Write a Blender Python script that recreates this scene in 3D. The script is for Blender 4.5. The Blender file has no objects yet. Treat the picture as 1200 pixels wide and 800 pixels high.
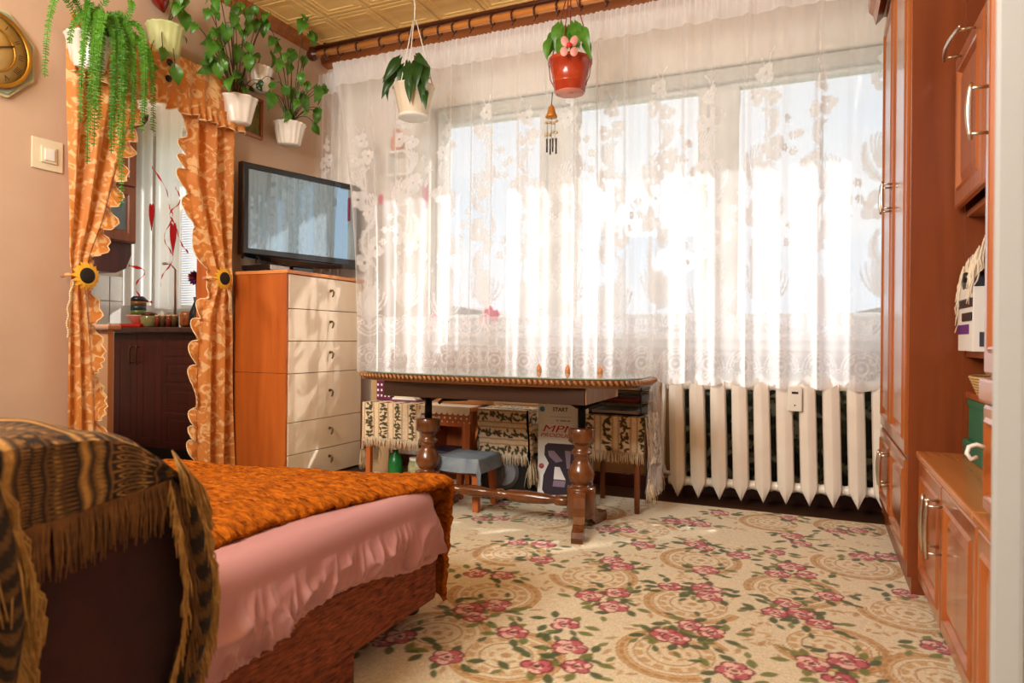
import bpy, bmesh, math, random
import numpy as np
from mathutils import Vector, Matrix, noise
random.seed(7); rng = np.random.RandomState(7)
S = bpy.context.scene
COL = S.collection
PI = math.pi

# ------------------------------------------------------------------ camera, world, lights, exposure
def node_mat_world():
    w = bpy.data.worlds.new('sky'); S.world = w; w.use_nodes = True
    nt = w.node_tree; nt.nodes.clear()
    N = nt.nodes.new; L = nt.links.new
    out = N('ShaderNodeOutputWorld'); bg = N('ShaderNodeBackground')
    tc = N('ShaderNodeTexCoord'); sep = N('ShaderNodeSeparateXYZ')
    mp = N('ShaderNodeMapping'); mp.inputs['Scale'].default_value = (1.5, 1.5, 4.0)
    nz = N('ShaderNodeTexNoise'); nz.inputs['Scale'].default_value = 2.2; nz.inputs['Detail'].default_value = 6
    rp = N('ShaderNodeValToRGB'); rp.color_ramp.elements[0].position = .30; rp.color_ramp.elements[1].position = .66
    mx = N('ShaderNodeMix'); mx.data_type = 'RGBA'
    mx.inputs[6].default_value = (0.78, 0.88, 1.0, 1); mx.inputs[7].default_value = (0.98, 0.99, 1.0, 1)
    L(tc.outputs['Generated'], mp.inputs['Vector']); L(mp.outputs[0], nz.inputs['Vector'])
    L(nz.outputs['Fac'], rp.inputs['Fac']); L(rp.outputs['Color'], mx.inputs[0])
    L(tc.outputs['Generated'], sep.inputs[0])
    gr = N('ShaderNodeValToRGB')                       # ground side of the horizon is darker
    gr.color_ramp.elements[0].position = .47; gr.color_ramp.elements[0].color = (.20, .21, .18, 1)
    gr.color_ramp.elements[1].position = .5; gr.color_ramp.elements[1].color = (1, 1, 1, 1)
    ad = N('ShaderNodeMath'); ad.operation = 'MULTIPLY_ADD'; ad.inputs[1].default_value = .5; ad.inputs[2].default_value = .5
    L(sep.outputs['Z'], ad.inputs[0]); L(ad.outputs[0], gr.inputs['Fac'])
    m2 = N('ShaderNodeMix'); m2.data_type = 'RGBA'; m2.blend_type = 'MULTIPLY'; m2.inputs[0].default_value = 1
    L(mx.outputs[2], m2.inputs[6]); L(gr.outputs['Color'], m2.inputs[7])
    L(m2.outputs[2], bg.inputs['Color']); bg.inputs['Strength'].default_value = .80
    L(bg.outputs[0], out.inputs[0])
node_mat_world()

F_PX = 800.0; YAW = math.atan(355/800.0); ROLL = 0.0096; EYE = 0.80
cam = bpy.data.cameras.new('camera'); co = bpy.data.objects.new('camera', cam); COL.objects.link(co); S.camera = co
cam.sensor_width = 36; cam.lens = 36*F_PX/1200
cam.shift_y = -3.6/1200.0
fw = Vector((-math.sin(YAW), math.cos(YAW), 0)); rt = Vector((math.cos(YAW), math.sin(YAW), 0)); up = Vector((0, 0, 1))
cr, sr = math.cos(ROLL), math.sin(ROLL)
cx_ = rt*cr + up*sr; cy_ = -rt*sr + up*cr
m = Matrix((cx_, cy_, -fw)).transposed().to_4x4(); m.translation = Vector((0, 0, EYE)); co.matrix_world = m
cam.clip_start = 0.05
cam.dof.use_dof = True; cam.dof.focus_distance = 2.9; cam.dof.aperture_fstop = 5.6

def light(kind, name, energy, loc, aim, color=(1,1,1), **k):
    l = bpy.data.lights.new(name, kind); l.energy = energy; l.color = color
    for a, b in k.items(): setattr(l, a, b)
    o = bpy.data.objects.new(name, l); COL.objects.link(o); o.location = loc
    o.rotation_euler = (Vector(aim)-Vector(loc)).to_track_quat('-Z', 'Y').to_euler(); return o
light('SUN', 'sun_light', 3.2, (5, 8, 9), (0, 3, 3.0), (1.0, .985, .96), angle=math.radians(1.2))
light('AREA', 'room_fill_light', 76, (-1.7, -.6, 2.5), (-1.0, 2.2, .7), (1.0, .99, .95), shape='RECTANGLE', size=1.6, size_y=1.0)  # added fill from behind the camera, not a fitting of the room
light('AREA', 'ceiling_fill_light', 36, (-1.5, -.4, 1.7), (-1.4, .5, 2.67), (1.0, .92, .80), shape='DISK', size=.5)  # added upward fill that brightens the pine ceiling
light('AREA', 'kitchen_fill_light', 24, (-3.8, 1.5, 2.4), (-3.9, 3.2, .9), (1.0, .88, .75), shape='SQUARE', size=.5)  # added fill that brightens the kitchen beyond the opening

S.view_settings.view_transform = 'Standard'; S.view_settings.look = 'None'; S.view_settings.gamma = 1
S.view_settings.use_curve_mapping = False; S.view_settings.exposure = 0.6
S.cycles.use_denoising = True
S.cycles.transparent_max_bounces = 16
S.cycles.max_bounces = 8; S.cycles.diffuse_bounces = 4
S.cycles.caustics_refractive = False; S.cycles.caustics_reflective = False
S.cycles.sample_clamp_indirect = 6

# ------------------------------------------------------------------ materials
def s2l(c):
    return tuple(((x/255)/12.92 if x/255 <= .04045 else ((x/255+.055)/1.055)**2.4) for x in c)
MATS = {}
def mat(name, c1, c2=None, rough=.6, metal=0, spec=.5, nscale=None, nstretch=(1,1,1), bump=0, bscale=None, detail=4,
        sheen=0, coat=0, trans=0, wave=None, attr=None, alpha=None, transl=0, dist=.6):
    if name in MATS: return MATS[name]
    M = bpy.data.materials.new(name); M.use_nodes = True; nt = M.node_tree; N = nt.nodes.new; L = nt.links.new
    b = nt.nodes['Principled BSDF']; out = nt.nodes['Material Output']
    b.inputs['Roughness'].default_value = rough; b.inputs['Metallic'].default_value = metal
    b.inputs['Specular IOR Level'].default_value = spec
    if sheen: b.inputs['Sheen Weight'].default_value = sheen; b.inputs['Sheen Roughness'].default_value = .4
    if coat: b.inputs['Coat Weight'].default_value = coat; b.inputs['Coat Roughness'].default_value = .12
    if trans: b.inputs['Transmission Weight'].default_value = trans
    A = (*s2l(c1), 1); B = (*s2l(c2), 1) if c2 else A
    b.inputs['Base Color'].default_value = A
    tc = N('ShaderNodeTexCoord'); mp = N('ShaderNodeMapping'); mp.inputs['Scale'].default_value = nstretch
    L(tc.outputs['Object'], mp.inputs[0])
    col = None
    if attr:
        at = N('ShaderNodeAttribute'); at.attribute_name = attr; col = at.outputs['Color']
        if nscale:
            nz = N('ShaderNodeTexNoise'); nz.inputs['Scale'].default_value = nscale; nz.inputs['Detail'].default_value = detail
            L(mp.outputs[0], nz.inputs['Vector'])
            mr = N('ShaderNodeMapRange'); mr.inputs[1].default_value = .3; mr.inputs[2].default_value = .7
            mr.inputs[3].default_value = .78; mr.inputs[4].default_value = 1.12; L(nz.outputs['Fac'], mr.inputs[0])
            mx = N('ShaderNodeVectorMath'); mx.operation = 'SCALE'; L(col, mx.inputs[0]); L(mr.outputs[0], mx.inputs['Scale']); col = mx.outputs[0]
    elif c2:
        if wave:
            t = N('ShaderNodeTexWave'); t.inputs['Scale'].default_value = wave; t.inputs['Distortion'].default_value = dist*8
            t.inputs['Detail'].default_value = 3; t.inputs['Detail Scale'].default_value = 1.2
        else:
            t = N('ShaderNodeTexNoise'); t.inputs['Scale'].default_value = nscale or 8; t.inputs['Detail'].default_value = detail; t.inputs['Distortion'].default_value = dist
        L(mp.outputs[0], t.inputs['Vector'])
        rp = N('ShaderNodeValToRGB'); rp.color_ramp.elements[0].position = .3; rp.color_ramp.elements[1].position = .7
        rp.color_ramp.elements[0].color = A; rp.color_ramp.elements[1].color = B
        L(t.outputs['Fac'], rp.inputs[0]); col = rp.outputs[0]
    if col is not None: L(col, b.inputs['Base Color'])
    if bump:
        nb = N('ShaderNodeTexNoise'); nb.inputs['Scale'].default_value = bscale or 60; nb.inputs['Detail'].default_value = 3
        L(mp.outputs[0], nb.inputs['Vector']); bp = N('ShaderNodeBump'); bp.inputs['Strength'].default_value = bump
        bp.inputs['Distance'].default_value = .004; L(nb.outputs['Fac'], bp.inputs['Height']); L(bp.outputs[0], b.inputs['Normal'])
    if transl:
        tr = N('ShaderNodeBsdfTranslucent'); tr.inputs[0].default_value = A
        if col is not None: L(col, tr.inputs[0])
        mxs = N('ShaderNodeMixShader'); mxs.inputs[0].default_value = transl
        L(b.outputs[0], mxs.inputs[1]); L(tr.outputs[0], mxs.inputs[2]); L(mxs.outputs[0], out.inputs[0])
    if alpha is not None: b.inputs['Alpha'].default_value = alpha
    MATS[name] = M; return M

def lace_mat(name, col=(250,250,250), base=.30):
    M = bpy.data.materials.new(name); M.use_nodes = True; nt = M.node_tree; N = nt.nodes.new; L = nt.links.new
    nt.nodes.remove(nt.nodes['Principled BSDF']); out = nt.nodes['Material Output']
    c = (*s2l(col), 1)
    df = N('ShaderNodeBsdfDiffuse'); df.inputs[0].default_value = c
    tr = N('ShaderNodeBsdfTranslucent'); tr.inputs[0].default_value = c
    m1 = N('ShaderNodeMixShader'); m1.inputs[0].default_value = .66; L(df.outputs[0], m1.inputs[1]); L(tr.outputs[0], m1.inputs[2])
    tp = N('ShaderNodeBsdfTransparent')
    at = N('ShaderNodeAttribute'); at.attribute_name = 'lace'
    # thick embroidery lets less light through its threads than the thin net
    mrg = N('ShaderNodeMapRange'); mrg.inputs[1].default_value = .37; mrg.inputs[2].default_value = .93; mrg.inputs[3].default_value = .80; mrg.inputs[4].default_value = .46
    L(at.outputs['Fac'], mrg.inputs[0]); L(mrg.outputs[0], m1.inputs[0])
    geo = N('ShaderNodeNewGeometry'); dot = N('ShaderNodeVectorMath'); dot.operation = 'DOT_PRODUCT'
    L(geo.outputs['Normal'], dot.inputs[0]); L(geo.outputs['Incoming'], dot.inputs[1])
    ab = N('ShaderNodeMath'); ab.operation = 'ABSOLUTE'; L(dot.outputs['Value'], ab.inputs[0])
    mxm = N('ShaderNodeMath'); mxm.operation = 'MAXIMUM'; mxm.inputs[1].default_value = .16; L(ab.outputs[0], mxm.inputs[0])
    inv = N('ShaderNodeMath'); inv.operation = 'DIVIDE'; inv.inputs[0].default_value = 1; L(mxm.outputs[0], inv.inputs[1])
    # openness of the weave seen straight on, raised to 1/cos for the slanted view through the threads
    op = N('ShaderNodeMath'); op.operation = 'SUBTRACT'; op.inputs[0].default_value = 1.0; L(at.outputs['Fac'], op.inputs[1])
    pw = N('ShaderNodeMath'); pw.operation = 'POWER'; L(op.outputs[0], pw.inputs[0]); L(inv.outputs[0], pw.inputs[1])
    mx = N('ShaderNodeMixShader'); L(pw.outputs[0], mx.inputs[0]); L(m1.outputs[0], mx.inputs[1]); L(tp.outputs[0], mx.inputs[2])
    L(mx.outputs[0], out.inputs[0]); return M

W_CH = mat('orange_laminate', (164,78,24), (188,98,34), rough=.42, nscale=3, nstretch=(6,6,.5))
W_CHL = mat('orange_edge', (206,124,62), (222,146,84), rough=.4, nscale=4, nstretch=(1,1,6))
W_DR = mat('cream_laminate', (226,204,176), (236,216,190), rough=.45, nscale=5)
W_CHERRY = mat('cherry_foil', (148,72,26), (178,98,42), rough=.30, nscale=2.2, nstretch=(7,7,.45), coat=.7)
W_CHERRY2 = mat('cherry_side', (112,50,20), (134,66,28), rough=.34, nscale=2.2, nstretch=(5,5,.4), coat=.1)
W_TOP = mat('cherry_top', (184,112,56), (204,132,72), rough=.25, nscale=2.2, nstretch=(6,.5,6), coat=.3)
W_DARK = mat('dark_walnut', (44,24,12), (62,36,18), rough=.35, nscale=3, nstretch=(1,8,8), coat=.3)
W_TURN = mat('turned_walnut', (84,44,18), (118,66,28), rough=.25, nscale=4, nstretch=(6,6,1), coat=.5)
W_ROPE = mat('rope_moulding', (140,92,46), (170,116,62), rough=.35, nscale=30, coat=.3)
W_STOOL = mat('orange_beech', (168,84,36), (190,104,50), rough=.4, nscale=5, nstretch=(5,5,.6))
W_KIT = mat('mahogany_kitchen', (58,16,9), (84,26,14), rough=.4, nscale=3, nstretch=(6,6,.5))
W_KUP = mat('kitchen_wall_wood', (104,52,26), (136,74,38), rough=.4, nscale=3, nstretch=(6,6,.5))
PINE = mat('pine_ceiling', (236,188,108), (246,208,134), rough=.55, nscale=2.5, nstretch=(.6,9,4), bump=.1)
CORN = mat('cornice_wood', (150,84,34), (176,106,50), rough=.4, nscale=4, nstretch=(.5,8,8))
RODW = mat('curtain_rod_wood', (196,120,52), (214,140,72), rough=.3, nscale=5, nstretch=(.5,8,8), coat=.4)
RODD = mat('dark_rod_brown', (74,30,14), rough=.3, coat=.3)
WALL = mat('pinkish_plaster', (204,172,146), (212,182,156), rough=.85, nscale=3, bump=.05, bscale=120)
WALLW = mat('beige_plaster', (240,232,222), (244,238,230), rough=.85, nscale=3)
PVC = mat('white_pvc', (236,236,232), rough=.35)
WHITE = mat('white_plastic', (240,238,230), rough=.35)
ENAM = mat('radiator_enamel', (236,228,216), (244,238,228), rough=.3, nscale=6, coat=.3)
BLACK = mat('black_plastic', (14,14,15), rough=.35)
BLKM = mat('black_metal', (20,20,22), rough=.4, metal=.6)
NICK = mat('brushed_nickel', (206,198,184), rough=.28, metal=1)
ANTB = mat('antique_brass', (120,96,60), rough=.35, metal=1)
LINO = mat('dark_linoleum', (58,36,24), (74,46,30), rough=.5, nscale=4)
GREY = mat('grey_plastic', (120,120,124), rough=.5)
SILV = mat('silver_plastic', (180,182,186), rough=.35)

# ------------------------------------------------------------------ mesh helpers
class MB:
    def __init__(s): s.v = []; s.f = []; s.sm = []
    def add(s, vs, fs, smooth=False):
        n = len(s.v); s.v += [tuple(v) for v in vs]; s.f += [tuple(i+n for i in f) for f in fs]; s.sm += [smooth]*len(fs); return s
    def box(s, x0, x1, y0, y1, z0, z1, b=0.0, M=None):
        x0, x1 = min(x0,x1), max(x0,x1); y0, y1 = min(y0,y1), max(y0,y1); z0, z1 = min(z0,z1), max(z0,z1)
        b = min(b, (x1-x0)*.45, (y1-y0)*.45, (z1-z0)*.45)
        if b <= 0:
            vs = [(x,y,z) for x in (x0,x1) for y in (y0,y1) for z in (z0,z1)]
            fs = [(0,1,3,2),(4,6,7,5),(0,4,5,1),(2,3,7,6),(0,2,6,4),(1,5,7,3)]
        else:
            bm = bmesh.new(); bmesh.ops.create_cube(bm, size=1)
            for v in bm.verts: v.co = Vector(((x0+x1)/2+v.co.x*(x1-x0), (y0+y1)/2+v.co.y*(y1-y0), (z0+z1)/2+v.co.z*(z1-z0)))
            bmesh.ops.bevel(bm, geom=bm.edges[:], offset=b, segments=2, affect='EDGES', profile=.6)
            bm.verts.index_update(); vs = [v.co.copy() for v in bm.verts]; fs = [[v.index for v in f.verts] for f in bm.faces]; bm.free()
        if M is not None: vs = [M @ Vector(v) for v in vs]
        return s.add(vs, fs)
    def lathe(s, prof, c=(0,0,0), seg=20, axis='z', M=None, cap=True, fn=None):
        vs = []; fs = []; n = len(prof)
        for i, (r, h) in enumerate(prof):
            for k in range(seg):
                a = 2*PI*k/seg; rr = r*(fn(a, i/(n-1)) if fn else 1)
                p = (rr*math.cos(a), rr*math.sin(a), h)
                if axis == 'x': p = (p[2], p[0], p[1])
                if axis == 'y': p = (p[0], p[2], p[1])
                vs.append(p)
        for i in range(n-1):
            for k in range(seg):
                a = i*seg+k; b = i*seg+(k+1) % seg; fs.append((a, b, b+seg, a+seg) if axis != 'y' else (a, a+seg, b+seg, b))
        if cap: fs.append(tuple(range(seg))[::-1] if axis != 'y' else tuple(range(seg))); fs.append(tuple((n-1)*seg+k for k in range(seg)) if axis != 'y' else tuple((n-1)*seg+k for k in range(seg))[::-1])
        vs = [Vector(v)+Vector(c) if M is None else M @ (Vector(v)) for v in vs]
        return s.add(vs, fs, True)
    def tube(s, pts, r, seg=8, closed=False):
        pts = [Vector(p) for p in pts]; n = len(pts); rr = r if isinstance(r, (list, tuple)) else [r]*n
        vs = []; fs = []; prev = None
        for i, p in enumerate(pts):
            if closed: t = pts[(i+1) % n]-pts[i-1]
            else: t = pts[min(i+1, n-1)]-pts[max(i-1, 0)]
            t = t.normalized() if t.length > 1e-9 else Vector((0,0,1))
            if prev is None:
                a = Vector((0,0,1)) if abs(t.z) < .9 else Vector((1,0,0)); prev = t.cross(a).normalized()
            prev = (prev - t*prev.dot(t)); prev = prev.normalized() if prev.length > 1e-6 else t.orthogonal().normalized()
            q = t.cross(prev)
            for k in range(seg):
                a = 2*PI*k/seg; vs.append(p+(prev*math.cos(a)+q*math.sin(a))*rr[i])
        for i in range(n if closed else n-1):
            for k in range(seg):
                a = i*seg+k; b = i*seg+(k+1) % seg; c = ((i+1) % n)*seg
                fs.append((a, b, c+(k+1) % seg, c+k))
        if not closed: fs.append(tuple(range(seg))[::-1]); fs.append(tuple((n-1)*seg+k for k in range(seg)))
        return s.add(vs, fs, True)
    def grid(s, fn, nu, nv, smooth=True):
        vs = [fn(i/nu, j/nv) for j in range(nv+1) for i in range(nu+1)]
        fs = [(j*(nu+1)+i, j*(nu+1)+i+1, (j+1)*(nu+1)+i+1, (j+1)*(nu+1)+i) for j in range(nv) for i in range(nu)]
        return s.add(vs, fs, smooth)
    def prism(s, poly, a0, a1, axis='y', b=0, M=None):
        n = len(poly); vs = []
        for a in (a0, a1):
            for (p, q) in poly:
                vs.append((p, a, q) if axis == 'y' else ((a, p, q) if axis == 'x' else (p, q, a)))
        if M is not None: vs = [M @ Vector(v) for v in vs]
        fs = [tuple(range(n)), tuple(range(2*n-1, n-1, -1))]+[(i, i+n, (i+1) % n+n, (i+1) % n) for i in range(n)]
        return s.add(vs, fs)

ROOTM = {}
def setp(o, label=None, cat=None, group=None, kind=None):
    if label: o['label'] = label
    if cat: o['category'] = cat
    if group: o['group'] = group
    if kind: o['kind'] = kind
    return o
def thing(name, label, cat, loc=(0,0,0), rz=0, group=None):
    o = bpy.data.objects.new(name, None); COL.objects.link(o); o.location = loc; o.rotation_euler = (0,0,rz)
    o.empty_display_size = .05
    ROOTM[o.name] = Matrix.Translation(loc) @ Matrix.Rotation(rz, 4, 'Z'); return setp(o, label, cat, group)
def obj(name, mb, material, parent=None, label=None, cat=None, group=None, kind=None, fixn=True, local=False):
    """mb is in world metres (local=True: already in the parent's space)"""
    me = bpy.data.meshes.new(name); vs = mb.v
    o = bpy.data.objects.new(name, me); COL.objects.link(o)
    if parent is not None:
        pm = ROOTM.get(parent.name, Matrix.Identity(4)); ROOTM[o.name] = pm
        if not local:
            iv = pm.inverted(); A = np.array(vs, dtype=float); R = np.array(iv)
            A = A @ R[:3,:3].T + R[:3,3]; vs = A.tolist()
        o.parent = parent
    else:
        A = np.array(vs, dtype=float); c = (A.min(0)+A.max(0))/2; c[2] = A[:,2].min(); vs = (A-c).tolist(); o.location = c.tolist()
        ROOTM[o.name] = Matrix.Translation(c.tolist())
    me.from_pydata(vs, [], mb.f); me.polygons.foreach_set('use_smooth', mb.sm)
    me.materials.append(material)
    if fixn and len(mb.f) < 60000:
        bm = bmesh.new(); bm.from_mesh(me); bmesh.ops.recalc_face_normals(bm, faces=bm.faces[:]); bm.to_mesh(me); bm.free()
    me.update(); setp(o, label, cat, group, kind); return o
def struct(name, mb, material, parent=None):
    return obj(name, mb, material, parent, kind=None if parent else 'structure')
def dup_tree(o, parent=None):
    c = o.copy(); COL.objects.link(c); c.parent = parent
    for ch in o.children: dup_tree(ch, c)
    return c
def raised(mb, O, U, V, Nn, w, h, rings, thick):
    """door or drawer front: nested rectangles at their own depth; O corner, U/V edge directions, Nn outward"""
    O, U, V, Nn = map(Vector, (O, U, V, Nn)); vs = []; fs = []
    R = [(0, -thick)]+rings
    for ins, pr in R:
        for (a, b) in ((ins, ins), (w-ins, ins), (w-ins, h-ins), (ins, h-ins)): vs.append(O+U*a+V*b+Nn*pr)
    for i in range(len(R)-1):
        for k in range(4): fs.append((i*4+k, i*4+(k+1) % 4, (i+1)*4+(k+1) % 4, (i+1)*4+k))
    fs.append((0,3,2,1)); e = (len(R)-1)*4; fs.append((e, e+1, e+2, e+3)); return mb.add(vs, fs)
def handle(mb, p0, p1, out, proud, r=.005, bow=.008):
    p0, p1, out = Vector(p0), Vector(p1), Vector(out); d = p1-p0
    n = 10; pts = [p0-d*.12+d*1.24*(i/n) + out*(proud+bow*math.sin(PI*i/n)) for i in range(n+1)]
    rr = [r*(.75+.5*math.sin(PI*i/n)) for i in range(n+1)]
    mb.tube(pts, rr, 8); mb.tube([p0, p0+out*(proud+.003)], r*.7, 8); mb.tube([p1, p1+out*(proud+.003)], r*.7, 8); return mb
def vattr(o, name, arr, color=False):
    me = o.data
    if color:
        a = me.color_attributes.new(name, 'FLOAT_COLOR', 'POINT')
        b = np.ones((len(me.vertices), 4), np.float32); b[:, :3] = arr.reshape(-1, 3); a.data.foreach_set('color', b.ravel())
    else:
        a = me.attributes.new(name, 'FLOAT', 'POINT'); a.data.foreach_set('value', arr.astype(np.float32).ravel())
def npgrid(name, X, Y, Z, material, parent=None, smooth=True, **k):
    """mesh from 2-D coordinate arrays (rows v, columns u)"""
    nv, nu = X.shape; me = bpy.data.meshes.new(name); o = bpy.data.objects.new(name, me); COL.objects.link(o)
    P = np.stack([X, Y, Z], -1).reshape(-1, 3).astype(float)
    if parent is not None:
        pm = ROOTM.get(parent.name, Matrix.Identity(4)); ROOTM[o.name] = pm; R = np.array(pm.inverted()); P = P @ R[:3,:3].T + R[:3,3]; o.parent = parent
    else:
        c = (P.min(0)+P.max(0))/2; c[2] = P[:,2].min(); P = P-c; o.location = c.tolist(); ROOTM[o.name] = Matrix.Translation(c.tolist())
    i = np.arange(nv*nu).reshape(nv, nu); Fq = np.stack([i[:-1,:-1], i[:-1,1:], i[1:,1:], i[1:,:-1]], -1).reshape(-1, 4)
    me.vertices.add(len(P)); me.vertices.foreach_set('co', P.ravel())
    nf = len(Fq); me.loops.add(nf*4); me.loops.foreach_set('vertex_index', Fq.ravel().astype(np.int32))
    me.polygons.add(nf); me.polygons.foreach_set('loop_start', np.arange(0, nf*4, 4, dtype=np.int32)); me.polygons.foreach_set('loop_total', np.full(nf, 4, np.int32))
    me.polygons.foreach_set('use_smooth', np.full(nf, smooth)); me.materials.append(material); me.update(calc_edges=True); me.validate()
    setp(o, **k); return o
def vnoise(x, y, seed=0):
    """smooth value noise on arrays"""
    r = np.random.RandomState(seed).rand(256, 256)
    xi = np.floor(x).astype(int); yi = np.floor(y).astype(int); fx = x-xi; fy = y-yi
    fx = fx*fx*(3-2*fx); fy = fy*fy*(3-2*fy); g = lambda a, b: r[a % 256, b % 256]
    return (g(xi,yi)*(1-fx)+g(xi+1,yi)*fx)*(1-fy)+(g(xi,yi+1)*(1-fx)+g(xi+1,yi+1)*fx)*fy

# ------------------------------------------------------------------ 2-D painting on arrays (for woven / printed patterns)
class Paint:
    def __init__(s, x0, x1, y0, y1, step, base):
        s.xs = np.arange(x0, x1+step/2, step); s.ys = np.arange(y0, y1+step/2, step); s.x0, s.y0, s.st = x0, y0, step
        s.a = np.zeros((len(s.ys), len(s.xs), 3), np.float32)+np.array(base, np.float32)
    def win(s, cx, cy, r):
        i0 = max(0, int((cx-r-s.x0)/s.st)); i1 = min(len(s.xs), int((cx+r-s.x0)/s.st)+2)
        j0 = max(0, int((cy-r-s.y0)/s.st)); j1 = min(len(s.ys), int((cy+r-s.y0)/s.st)+2)
        if i1 <= i0 or j1 <= j0: return None
        X, Y = np.meshgrid(s.xs[i0:i1]-cx, s.ys[j0:j1]-cy); return (slice(j0, j1), slice(i0, i1)), X, Y
    def put(s, sl, mask, c, op=1):
        m_ = (np.clip(mask, 0, 1)*op)[..., None]; s.a[sl] = s.a[sl]*(1-m_)+np.array(c, np.float32)*m_
    def ell(s, cx, cy, rx, ry, ang, c, op=1, soft=.15):
        w = s.win(cx, cy, max(rx, ry)*1.3)
        if not w: return
        sl, X, Y = w; ca, sa = math.cos(ang), math.sin(ang); u = (X*ca+Y*sa)/rx; v = (-X*sa+Y*ca)/ry
        d = np.sqrt(u*u+v*v); s.put(sl, (1-d)/soft+.5, c, op)
    def leaf(s, cx, cy, L, W, ang, c, op=1, vein=None):
        w = s.win(cx, cy, L*.7)
        if not w: return
        sl, X, Y = w; ca, sa = math.cos(ang), math.sin(ang); u = (X*ca+Y*sa)/(L/2); v = (-X*sa+Y*ca)/(W/2)
        d = np.abs(v)-(1-u*u); s.put(sl, -d*3+.3, c, op)
        if vein is not None: s.put(sl, ((np.abs(v) < .22) & (np.abs(u) < .85)).astype(float), vein, op)
    def ring(s, cx, cy, r, wd, c, op=1, a0=None, a1=None, dash=0, sy=1.0):
        w = s.win(cx, cy, r+wd*2)
        if not w: return
        sl, X, Y = w; d = np.sqrt(X*X+(Y/sy)**2); m_ = 1-np.abs(d-r)/(wd/2); m_ = np.clip(m_*2, 0, 1); a = np.arctan2(Y, X)
        if a0 is not None: m_ = m_*(((a-a0) % (2*PI)) < (a1-a0))
        if dash: m_ = m_*(np.sin(a*dash) > -.45)
        s.put(sl, m_, c, op)
    def line(s, pts, wd, c, op=1):
        for i in range(len(pts)-1):
            (x0, y0), (x1, y1) = pts[i], pts[i+1]; L = math.hypot(x1-x0, y1-y0)+1e-6; w = s.win((x0+x1)/2, (y0+y1)/2, L/2+wd*2)
            if not w: continue
            sl, X, Y = w; ang = math.atan2(y1-y0, x1-x0); u = X*math.cos(ang)+Y*math.sin(ang); v = -X*math.sin(ang)+Y*math.cos(ang)
            du = np.maximum(np.abs(u)-L/2, 0); d = np.sqrt(du*du+v*v); s.put(sl, (wd/2-d)/s.st+.5, c, op)

# ================================================================== THE ROOM
XL, XR, YW, YB, HC = -2.98, .90, 3.65, -1.7, 2.67
st = struct('floor', MB().box(-5.0, 1.0, YB-.1, 3.9, -.06, 0), LINO)
# left wall with the kitchen opening
D0, D1, DT = 1.97, 2.76, 2.04
struct('wall_left', MB().box(XL-.12, XL, YB, D0, 0, HC).box(XL-.12, XL, D1, YW, 0, HC).box(XL-.12, XL, D0, D1, DT, HC), WALL)
struct('door_1', MB().box(XL-.13, XL+.012, D0-.0, D0+.035, 0, DT, .003).box(XL-.13, XL+.012, D1-.035, D1, 0, DT, .003).box(XL-.13, XL+.012, D0+.036, D1-.036, DT-.035, DT, .003), W_CH)
# window wall: opening of the triple window, reveal, head
WX0, WX1, WZ0, WZ1 = -2.19, .66, .78, 2.22
KX0, KX1, KZ0, KZ1 = -4.75, -3.45, .98, 2.35
mb = MB().box(XL, WX0, YW, YW+.28, 0, HC).box(WX1, XR, YW, YW+.28, 0, HC).box(WX0, WX1, YW, YW+.28, 0, WZ0-.03).box(WX0, WX1, YW, YW+.28, WZ1, HC)
struct('wall_window', mb, WALLW)
mb = MB().box(-5.0, KX0, YW, YW+.28, 0, HC).box(KX1, XL, YW, YW+.28, 0, HC).box(KX0, KX1, YW, YW+.28, 0, KZ0).box(KX0, KX1, YW, YW+.28, KZ1, HC)
struct('wall_kitchen_window', mb, WALLW)
struct('wall_kitchen', MB().box(-5.0, -4.86, YB, YW, 0, HC), mat('kitchen_plaster', (200,184,164), rough=.8))
struct('wall_right', MB().box(XR, XR+.1, YB, YW+.28, 0, HC), WALLW)
struct('wall_back', MB().box(-5.0, XR+.1, YB-.1, YB, 0, HC), WALLW)
cei = struct('ceiling', MB().box(-5.0, XR+.1, YB-.1, YW+.28, HC+.03, HC+.12), mat('ceiling_board', (226,190,130), rough=.8))
# pine ceiling tiles, one part each (shared mesh), raised double frames
T = .30
def tile_mesh():
    mb = MB(); h = T/2-.002
    rings = [(0, .012), (.006, .016), (.026, .016), (.030, .010), (.040, .010), (.044, .016), (.056, .016), (.062, .008)]
    raised(mb, (-h, h, 0), (1,0,0), (0,-1,0), (0,0,-1), 2*h, 2*h, rings, -.012)
    for sx in (-1, 1):
        for sy in (-1, 1): mb.box(sx*.092-.012, sx*.092+.012, sy*.092-.012, sy*.092+.012, -.0135, -.0075, .002)
    mb.box(-.045, .045, -.045, .045, -.0125, -.0075, .003); return mb
t0 = None; k = 0
for i in range(13):
    for j in range(9):
        x = XL+.03+T*(i+.5); y = YW-.12-T*(j+.5)
        if x > XR-.1: continue
        if t0 is None:
            t0 = obj('ceiling_tile', tile_mesh(), PINE, None, local=True); t0.parent = cei; off = Vector(ROOTM[t0.name].translation)
            tb = t0
        else: tb = t0.copy(); COL.objects.link(tb)
        base = Vector(cei.location); tb.parent = cei; tb.location = Vector((x, y, HC+.012))-base
struct('trim_1', MB().prism([(YW, HC+.03), (YW-.12, HC+.03), (YW-.12, HC-.01), (YW-.085, HC-.035), (YW-.06, HC-.085), (YW, HC-.095)], XL, XR, 'x'), CORN)
struct('trim_2', MB().prism([(XL, HC+.03), (XL+.055, HC+.03), (XL+.05, HC-.002), (XL+.025, HC-.018), (XL+.012, HC-.045), (XL, HC-.05)], YB, YW-.125, 'y'), CORN)
struct('baseboard_left', MB().box(XL, XL+.015, YB, D0, 0, .07, .003).box(XL, XL+.015, D1+.0, YW, 0, .07, .003), W_KUP)
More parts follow.
